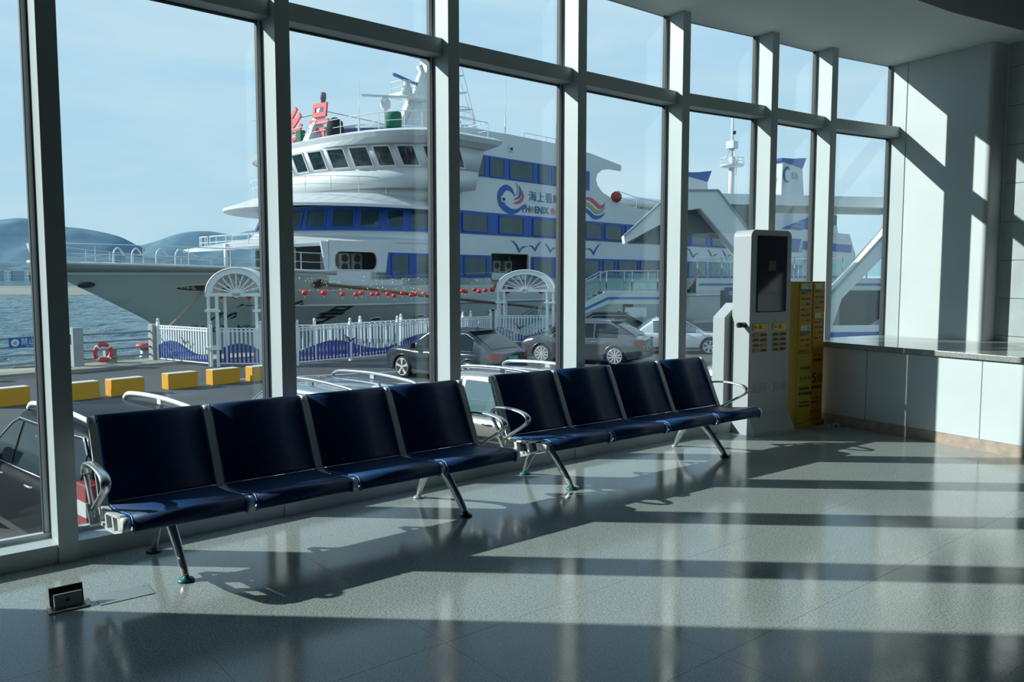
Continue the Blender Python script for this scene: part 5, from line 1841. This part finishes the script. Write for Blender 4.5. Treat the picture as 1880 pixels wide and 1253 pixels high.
# stair flight down to the left
n = 15
rise = (z1 - GZ) / n
tr = MB().bbox(0, .33, 0, 2.6, -.05, 0).mesh('stair_tread', 'stair_tread')
ri = MB().bbox(0, .02, 0, 2.6, -rise, 0).mesh('riser', 'canopy_grey')
for k in range(n):
    o = obj('stair_tread', tr, None, GW, (-.29 * (k + 1), .2, (z1 - GZ) - rise * (k + 1)))
    obj('riser', ri, None, o, (.29, 0, rise))
run = .29 * n
for y in (0.0, 2.9):
    st = MB().prism([(0.1, z1 - GZ), (0.35, z1 - GZ), (0.35, z1 - GZ - .62), (.2, z1 - GZ - .62), (-run, -.0), (-run - .45, 0), (-run - .45, .15)], 'y', y - .08, y + .08)
    obj('stringer', st, 'canopy_white', GW)
    obj('blue_stripe', MB().prism([(.2, z1 - GZ - .26), (.4, z1 - GZ - .26), (.4, z1 - GZ - .38), (.25, z1 - GZ - .38), (-run + .1, .0), (-run - .1, .0)], 'y', y - .092, y - .08), 'ship_blue_light', GW)
# balustrade posts, glass, handrail
def balustrade(pts, y, h=1.08, pitch=1.15):
    for (a_, b_) in zip(pts[:-1], pts[1:]):
        a_, b_ = Vector((a_[0], y, a_[1])), Vector((b_[0], y, b_[1]))
        L = (b_ - a_).length
        obj('handrail', MB().tube([a_ + Vector((0, 0, h)), b_ + Vector((0, 0, h))], .028, 8), 'polished_steel', GW)
        n = max(1, int(L / pitch))
        for k in range(n):
            p, q = a_.lerp(b_, k / n), a_.lerp(b_, (k + 1) / n)
            obj('balustrade_post', MB().tube([p, p + Vector((0, 0, h))], .035, 8), 'polished_steel', GW)
            m1, m2 = p.lerp(q, .06), p.lerp(q, .94)
            v = Vector((0, 0, .12)); v2 = Vector((0, 0, h - .12)); dd = Vector((0, .012, 0))
            obj('balustrade_glass', MB().add([m1 + v, m2 + v, m2 + v2, m1 + v2, m1 + v + dd, m2 + v + dd, m2 + v2 + dd, m1 + v2 + dd], [(0, 1, 2, 3), (7, 6, 5, 4), (0, 4, 5, 1), (1, 5, 6, 2), (2, 6, 7, 3), (3, 7, 4, 0)]), 'balustrade_glass', GW)
        obj('balustrade_post', MB().tube([b_, b_ + Vector((0, 0, h))], .035, 8), 'polished_steel', GW)
balustrade([(0.15, z1 - GZ), (4.1, z1 - GZ)], .06)
balustrade([(4.8, z2 - GZ), (16, z2 - GZ)], .06)
balustrade([(0.15, z1 - GZ), (4.1, z1 - GZ)], 2.94)
balustrade([(4.8, z2 - GZ), (16, z2 - GZ)], 2.94)
balustrade([(.15, z1 - GZ), (-run, .05)], .0)
balustrade([(.15, z1 - GZ), (-run, .05)], 2.9)
for x in (1.5, 3.8, 8, 12.5, 17):
    obj('column', MB().lathe([(.28, 0), (.28, 1.95)], 16, (x, 1.6, 0)), 'concrete', GW)
obj('notice_board', MB().bbox(1.1, 2.2, -.1, -.04, 1.25, 1.75), 'town_white', GW)

ls = thing('led_sign', 'dark display board with white characters and an orange arrow under the gangway', 'sign', (10.9, 40.85, .55), 0)
obj('board', MB().bbox(0, 1.6, 0, .08, 0, .55), 'led_sign', ls)
obj('arrow_panel', MB().bbox(1.0, 1.5, -.01, 0, .08, .47), 'led_orange', ls)
text('characters', '出口', .28, 'sign_white', ls, (.18, -.012, .16), ext=.003)

# white folded canopy: left portal, long beam, right leg (each extruded back as a real slab)
CP = thing('folded_canopy', 'big white folded-plate canopy frame standing over the gangway', 'canopy', (0, 36, 0), 0)
def zc(y, Y): return 1.52 + (512 - y) / f_ * Y
def xc(x, Y): return (x - 940) / f_ * Y
YC = 36.0
def poly_px(pts): return [(xc(x, YC), zc(y, YC)) for x, y in pts]
def extr(name, pts, d0, d1, m_):
    bm = tri_poly(poly_px(pts), d0, d1)
    return bm_obj(name, bm, m_, CP)
extr('left_wing', [(1144, 434), (1234, 352), (1262, 350), (1258, 387), (1216, 410), (1146, 447)], 0, .8, 'canopy_white')
extr('top_plate', [(1262, 350), (1314, 352), (1281, 384), (1258, 387)], 0, .8, 'canopy_white')
extr('right_leg', [(1314, 352), (1441, 510), (1409, 532), (1281, 384)], 0, .9, 'canopy_white')
extr('roof_beam', [(1300, 352), (1700, 361), (1700, 380), (1318, 372)], 1.0, 5.0, 'canopy_white')
extr('far_leg', [(1670, 372), (1505, 560), (1480, 620), (1522, 620), (1545, 548), (1700, 385)], 0, .9, 'canopy_white')
ed = MB()
for seg in (((1144, 434), (1234, 352)), ((1234, 351), (1314, 351)), ((1281, 384), (1409, 532)), ((1314, 351), (1441, 510))):
    a_, b_ = poly_px(seg)
    ed.bar((a_[0], -.03, a_[1]), (b_[0], -.03, b_[1]), .07, .07, up=(0, 1, 0))
a_, b_ = poly_px(((1670, 372), (1505, 560)))
ed.bar((a_[0], -.03, a_[1]), (b_[0], -.03, b_[1]), .09, .09, up=(0, 1, 0))
obj('edge_trim', ed, 'canopy_grey', CP)
extr('soffit_shade_panel', [(1156, 446), (1216, 407), (1258, 384), (1281, 381), (1330, 437), (1258, 433), (1216, 447)], .7, .9, 'soffit_shade_grey')  # upright dark sheet, stands in for the shaded roof underside
extr('soffit_shade_panel', [(1322, 374), (1400, 376), (1400, 452)], .95, 1.2, 'soffit_shade_grey')  # second dark sheet, for the shaded underside of the beam
# added dark wall stands for the shade under the deck's right part
ub = obj('shade_wall', MB().bbox(0, 30, 0, .5, 0, 2.6), 'under_shade', None, (12.4, 47.0, GZ))
tag(ub, 'added dark wall standing for the shade below the right end of the gangway', 'wall')
bl = thing('blue_white_board', 'added blue and white board outside the window by the stone ledge', 'banner', (9.6, 24.0, GZ), R(8))
obj('board', MB().bbox(0, 1.75, 0, .05, 1.38, 1.80), 'sign_blue', bl)  # added board on legs, blue with a white upper part
obj('white_stripe', MB().bbox(0, 1.75, -.01, 0, 1.60, 1.80), 'sign_white', bl)
for x in (.1, 1.6): obj('leg', MB().bbox(x, x + .05, 0, .05, 0, 1.38), 'rail_grey', bl)

# ================================================================ CARS
def car(label, body, loc, heading, L=4.7, W=1.86, Hh=1.66, kind='suv', rails=False, glass='car_glass', wheel='alloy', rail_m='chrome', spokes=7, mirror=True, group=None, hatch_glass=True, name='parked_car'):
    """x forward, origin under the centre of the car"""
    T = thing(name, label, 'car', (loc[0], loc[1], GZ), heading, group)
    hl = L / 2
    wb = L * .6
    xf, xr = wb / 2 + .02, -wb / 2 + (-.14 if kind == 'wagon' else .02)
    rw = .355 if Hh > 1.55 else .335
    RA = rw + .055
    belt = .98 if Hh > 1.55 else .92
    hood = 1.0 if Hh > 1.55 else .86
    if kind == 'suv': g = dict(rb=-hl + .10, rr=-hl + .55, rf=.35, wb=1.18)
    elif kind == 'wagon': g = dict(rb=-hl + .16, rr=-hl + .62, rf=.30, wb=1.12)
    elif kind == 'coupe': g = dict(rb=-hl + .20, rr=-hl + 1.25, rf=.30, wb=1.25)
    else: g = dict(rb=-hl + .75, rr=-hl + 1.45, rf=.35, wb=1.30)
    def topz(x):  # body top without greenhouse
        if x > g['wb'] - .1:
            t = (x - g['wb'] + .1) / (hl - g['wb'] + .1)
            return belt + (hood - belt) * min(1, t * 2) - .22 * max(0, t - .55) ** 1.6 / (.45 ** 1.6) * .9
        if x < g['rb'] + .2 and kind == 'sedan':
            return belt + .06
        return belt
    def wid(x):
        t = abs(x) / hl
        return W / 2 * (1 - .16 * max(0, t - .55) ** 2 / .2025)
    def zb(x):
        z = .24 + .10 * max(0, (abs(x) - hl + .5) / .5)
        for xw in (xf, xr):
            d = abs(x - xw)
            if d < RA: z = max(z, rw + math.sqrt(RA * RA - d * d))
        return z
    xs = sorted(set([-hl, -hl + .04, -hl + .12, hl - .12, hl - .04, hl] + [-hl + .12 + (L - .24) * i / 22 for i in range(23)] + [xw + RA * math.sin(a_) for xw in (xf, xr) for a_ in [-PI / 2 + PI * k / 10 for k in range(11)]]))
    rings = []
    for x in xs:
        e_ = min(hl - abs(x), .16) / .16
        sh = .80 + .20 * math.sqrt(max(0, 1 - (1 - e_) ** 2))
        w_ = wid(x) * (1 - .10 * (1 - sh) / .2)
        z0 = zb(x); z1_ = topz(x) - (.06 * (1 - sh) / .2)
        pr = []
        for t in (0, .2, .45, .7, .88):
            z = z0 + (z1_ - .07 - z0) * t
            bulge = 1 - .035 * ((z - .62) / .42) ** 2
            pr.append((w_ * bulge, z))
        pr += [(w_ * .955, z1_ - .025), (w_ * .88, z1_), (w_ * .5, z1_ + .025), (0, z1_ + .03)]
        full = [(x, y, z) for y, z in pr] + [(x, -y, z) for y, z in reversed(pr[:-1])]
        rings.append(full)
    mb = MB().loft(rings, closed=False, smooth=True)
    k = len(rings[0])
    for ri_, rg in ((0, rings[0]), (1, rings[-1])):
        mb.add(rg, [tuple(range(k))])
    obj('body', mb, body, T)
    # sill and bumpers
    sl_ = MB()
    sl_.bbox(xr + RA, xf - RA, -W / 2 + .02, W / 2 - .02, .20, .33)
    obj('sill', sl_, 'plastic_dark', T, bevel=.02)
    obj('underbody', MB().bbox(-hl + .15, hl - .15, -W / 2 + .25, W / 2 - .25, .22, .75), 'plastic_dark', T)
    for x, s_ in ((-hl + .01, -1), (hl - .01, 1)):
        obj('bumper', MB().box((x - s_ * .06, 0, .36), (.14, W * .80, .20)), 'plastic_dark', T, bevel=.03)
    # greenhouse
    rz_ = Hh
    def gtop(x):
        if x < g['rr']: return belt + (rz_ - belt - .03) * max(0, (x - g['rb']) / (g['rr'] - g['rb'])) ** .8
        if x > g['rf']: return belt + (rz_ - belt) * (1 - max(0, (x - g['rf']) / (g['wb'] - g['rf']))) ** .9
        t = (x - g['rr']) / (g['rf'] - g['rr'])
        return rz_ - .03 * (1 - t) ** 2 * 1.0 + .0 - .015 * t * t + .02 * math.sin(PI * t)
    def gy(z, x):
        t = max(0, min(1, (z - belt) / (rz_ - belt)))
        taper = 1 - .08 * max(0, (abs(x) - hl * .35) / (hl * .65))
        return W / 2 * (.925 - .215 * t ** 1.15) * taper
    gx = [g['rb'] + (g['rr'] - g['rb']) * i / 6 for i in range(6)] + [g['rr'] + (g['rf'] - g['rr']) * i / 8 for i in range(8)] + [g['rf'] + (g['wb'] - g['rf']) * i / 7 for i in range(8)]
    rings = []
    for x in gx:
        zt = gtop(x)
        pr = []
        for t in (0, .35, .7, .92):
            z = belt - .03 + (zt - .05 - belt + .03) * t
            pr.append((gy(z, x), z))
        yt = gy(zt - .05, x)
        pr += [(yt * .95, zt - .018), (yt * .80, zt), (yt * .4, zt + .018), (0, zt + .022)]
        rings.append([(x, y, z) for y, z in pr] + [(x, -y, z) for y, z in reversed(pr[:-1])])
    obj('cabin', MB().loft(rings, closed=False, smooth=True), body, T)
    # windscreen and rear window
    def screen(xa, xb, name, fy=.86, nz=6):
        mb = MB()
        N_ = 6
        for i in range(N_ + 1):
            x = xa + (xb - xa) * i / N_
            zt = gtop(x)
            for j in range(9):
                v = -1 + j / 4
                y = gy(max(belt, zt - .05), x) * fy * v
                mb.v.append((x + (.012 if xb > xa and xa > 0 else -.012), y, zt + .022 - .02 * abs(v) ** 2 + .012))
        o0 = 0
        for i in range(N_):
            for j in range(8):
                mb.f.append((i * 9 + j, i * 9 + j + 1, (i + 1) * 9 + j + 1, (i + 1) * 9 + j)); mb.sm.append(True)
        return obj(name, mb, glass, T)
    screen(g['rf'] + .06, g['wb'] - .04, 'windscreen')
    screen(g['rr'] - .06, g['rb'] + (.10 if kind != 'sedan' else .05), 'rear_window', .82)
    # side windows
    zb_, zt_ = belt + .03, rz_ - .13
    def wz(x, z): return gy(z, x) + .008
    rbx = g['rb'] + (g['rr'] - g['rb']) * .35
    cuts = [(g['rr'] - .02 if kind != 'coupe' else rbx + .35, g['rr'] + .55), (g['rr'] + .62, -.12 + .0), (-.04, g['wb'] - .38)]
    if kind == 'wagon' or kind == 'suv':
        cuts = [(g['rb'] + .33, g['rr'] + .58), (g['rr'] + .66, .05), (.13, g['wb'] - .30)]
    for side in (1, -1):
        for ci, (xa, xb) in enumerate(cuts):
            mb = MB()
            n_ = 6
            row = []
            for i in range(n_ + 1):
                x = xa + (xb - xa) * i / n_
                zt2 = min(zt_, gtop(x) - .09)
                if zt2 < zb_ + .03: zt2 = zb_ + .03
                for j in range(4):
                    z = zb_ + (zt2 - zb_) * j / 3
                    mb.v.append((x, side * wz(x, z), z))
            for i in range(n_):
                for j in range(3):
                    mb.f.append((i * 4 + j, i * 4 + j + 1, (i + 1) * 4 + j + 1, (i + 1) * 4 + j)); mb.sm.append(True)
            obj('side_window', mb, glass, T)
        trm = MB()
        n_ = 14
        xa, xb = cuts[0][0] - .02, cuts[2][1] + .04
        pts = [(xa + (xb - xa) * i / n_, side * (gy(min(zt_ + .03, gtop(xa + (xb - xa) * i / n_) - .06), xa + (xb - xa) * i / n_) + .012), min(zt_ + .03, gtop(xa + (xb - xa) * i / n_) - .06)) for i in range(n_ + 1)]
        trm.tube(pts, .012, 5)
        trm.tube([(xa, side * (gy(belt, xa) + .012), belt + .012), (0, side * (gy(belt, 0) + .012), belt + .012), (xb, side * (gy(belt, xb) + .012), belt + .012)], .012, 5)
        obj('window_trim', trm, 'chrome' if kind != 'sedan' else 'plastic_dark', T)
        for hx in (-.62, .42):
            h_ = MB().tube([tuple(q) for q in smoothpath([(hx - .11, side * (W / 2 - .045), .86), (hx - .08, side * (W / 2 + .0), .87), (hx + .08, side * (W / 2 + .0), .87), (hx + .11, side * (W / 2 - .045), .86)], 3)], .016, 6)
            obj('door_handle', h_, 'chrome', T)
        sm_ = MB()
        for dx in (-1.08, -.12, .92):
            if dx < g['rb']: continue
            sm_.bar((dx, side * (W / 2 - .018), .34), (dx, side * (W / 2 - .045), belt - .05), .008, .02)
        obj('door_seams', sm_, 'plastic_dark', T)
        if mirror:
            mr = MB()
            mr.loft([[(g['wb'] - .42 + a_, side * (W / 2 + b_), belt + .03 + c_) for a_, c_ in ((0, -.02), (.10, -.01), (.10, .12), (0, .15))] for b_ in (.0, .12, .2)], smooth=False)
            mr.bar((g['wb'] - .36, side * (W / 2 - .1), belt + .03), (g['wb'] - .36, side * (W / 2 + .03), belt + .06), .05, .04)
            obj('wing_mirror', mr, body, T)
        # lamps
        tl = MB()
        xe = -hl
        tl.loft([[(xe + .28, side * (W / 2 - .045), z_) for z_ in (.84, .95)], [(xe + .06, side * (W / 2 - .115), z_) for z_ in (.74, .99)], [(xe - .004, side * (W / 2 - .20), z_) for z_ in (.72, .98)], [(xe - .012, side * (W / 2 - .42), z_) for z_ in (.80, .93)]], closed=False, smooth=True)
        if kind in ('wagon',):
            tl = MB().box((xe + .12, side * (W / 2 - .085), .93), (.30, .17, .48))
        tlo = obj('tail_lamp', tl, 'lamp_red', T, bevel=.02 if kind == 'wagon' else 0)
        if kind == 'wagon':
            obj('lamp_lens', MB().box((xe + .115, side * (W / 2 - .082), .93), (.305, .175, .15)), 'lamp_clear', tlo)
        hlm = MB().loft([[(hl - .55, side * (wid(hl - .55) - .01), z_) for z_ in (.74, .80)], [(hl - .2, side * (wid(hl - .2) - .03), z_) for z_ in (.66, .80)], [(hl - .02, side * (wid(hl) - .15), z_) for z_ in (.64, .76)], [(hl + .005, side * (wid(hl) - .38), z_) for z_ in (.65, .72)]], closed=False, smooth=True)
        obj('head_lamp', hlm, 'lamp_clear', T)
        # wheels
        for xw in (xf, xr):
            W_ = obj('wheel', MB().lathe([(rw - .09, -.11), (rw - .02, -.11), (rw, -.08), (rw, .08), (rw - .02, .11), (rw - .085, .11)], 28, (xw, side * (W / 2 - .125), rw), 'y'), 'tyre', T)
            yo = side * (W / 2 + .004)
            obj('rim_well', MB().lathe([(rw - .085, -.02), (rw - .085, .02)], 24, (xw, yo - side * .026, rw), 'y'), 'alloy_dark', W_)
            sp2 = MB()
            for k_ in range(spokes):
                a_ = 2 * PI * k_ / spokes + .3
                for da in (-.12, .12):
                    sp2.bar((xw + .05 * math.cos(a_), yo - side * .012, rw + .05 * math.sin(a_)), (xw + (rw - .09) * math.cos(a_ + da), yo - side * .008, rw + (rw - .09) * math.sin(a_ + da)), (.030 if spokes > 8 else .042), .026, up=(0, 1, 0))
            pts = [(xw + (rw - .085) * math.cos(2 * PI * k_ / 24), yo - side * .005, rw + (rw - .085) * math.sin(2 * PI * k_ / 24)) for k_ in range(24)]
            sp2.tube(pts, .012, 5, closed=True)
            sp2.lathe([(.055, -.02), (.055, .02)], 12, (xw, yo - side * .01, rw), 'y')
            obj('alloy_rim', sp2, wheel, W_)
            arc = [(xw + (RA + .005) * math.cos(PI * k_ / 14), side * (wid(xw) - .012), rw + (RA + .005) * math.sin(PI * k_ / 14)) for k_ in range(15)]
            obj('arch_lining', MB().tube(arc, .03, 6), 'plastic_dark' if kind != 'coupe' else body, T)
    if rails:
        for side in (1, -1):
            yy = W / 2 * .62
            xa, xb = g['rr'] + .02, g['rf'] + .02
            pts = smoothpath([(xa - .10, side * yy, gtop(xa) + .015), (xa + .10, side * yy, gtop(xa) + .075), ((xa + xb) / 2, side * yy, rz_ + .095), (xb - .12, side * yy, rz_ + .065), (xb + .08, side * yy, rz_ - .01)], 5)
            rr2 = obj('roof_rail', MB().tube(pts, .022, 8, flat=1.4), rail_m, T)
            obj('rail_foot', MB().box(((xa + xb) / 2, side * yy, rz_ + .05), (.10, .035, .07)), rail_m, rr2)
    if kind in ('suv', 'coupe', 'wagon'):
        obj('rear_spoiler', MB().box((g['rr'] - .10, 0, gtop(g['rr'] - .1) + .06), (.26, W * .62, .03)), body, T, bevel=.01)
    obj('number_plate', MB().box((-hl - .012, 0, .80), (.02, .44, .13)), 'plate_green' if body in ('car_grey', 'car_navy', 'car_white') else 'sign_blue', T)
    ant = MB().prism([(g['rr'] + .1, rz_ - .0), (g['rr'] + .32, rz_ + .0), (g['rr'] + .14, rz_ + .075)], 'y', -.02, .02)
    obj('roof_fin', ant, body, T)
    obj('grille', MB().box((hl - .015, 0, .60), (.05, W * .52, .16)), 'plastic_dark', T, bevel=.01)
    return T

HN = R(138)    # cars parked nose-out, square to the windows
nv = Vector((math.cos(HN), math.sin(HN)))
def slot(rear, L):   # centre of a car whose rear middle is at `rear`
    c = Vector(rear) + nv * (L / 2)
    return (c.x, c.y)
car('near black estate car with silver roof rails, left of the first bench', 'car_black', slot((-3.58, 8.38), 4.65), HN, 4.65, 1.86, 1.62, 'wagon', rails=True, rail_m='white_paint', spokes=5, group='cars parked below the windows')
car('slate-blue estate car seen between the first bench and second mullion', 'car_slate', slot((-1.35, 10.9), 4.6), HN, 4.6, 1.82, 1.63, 'wagon', rails=True, rail_m='car_slate', glass='car_glass_pale', group='cars parked below the windows')
car('beige estate car with chrome door handle behind the gap between the benches', 'car_beige', slot((1.45, 12.2), 4.6), HN, 4.6, 1.84, 1.66, 'wagon', rails=True, rail_m='chrome', glass='car_glass_pale', group='cars parked below the windows')
car('white saloon half hidden behind the white charging kiosk', 'car_white', slot((5.9, 14.0), 4.7), HN, 4.7, 1.84, 1.46, 'sedan', glass='car_glass_pale', group='cars parked below the windows')
def two(front, rear):
    a_, b_ = Vector(front), Vector(rear)
    c = (a_ + b_) / 2; d = a_ - b_
    return (c.x, c.y), math.atan2(d.y, d.x)
c_, h_ = two((-2.95, 26.5), (-.75, 24.8))
car('dark blue-black sporty car with a bright window outline, in front of the fence', 'car_navy', c_, h_, 4.75, 1.92, 1.62, 'coupe', spokes=5, group='cars crossing the yard')
c_, h_ = two((1.55, 31.3), (4.2, 30.1))
car('graphite grey SUV with multi-spoke wheels beside the far archway', 'car_grey', c_, h_, 4.85, 1.95, 1.66, 'coupe', spokes=10, group='cars crossing the yard')
c_, h_ = two((8.4, 34.6), (5.7, 34.9))
car('white car facing right, seen beyond the graphite SUV', 'car_white', c_, h_, 4.7, 1.86, 1.5, 'sedan', spokes=6, glass='car_glass_pale', group='cars crossing the yard')
car('black car under the boarding stairs, only its roof showing', 'car_black', (4.2, 38.2), R(180), 4.7, 1.86, 1.6, 'coupe', group='cars crossing the yard')
car('dark car in the shade beneath the right end of the gangway', 'car_navy', (16.5, 34.0), R(190), 4.7, 1.86, 1.55, 'coupe', group='cars crossing the yard')
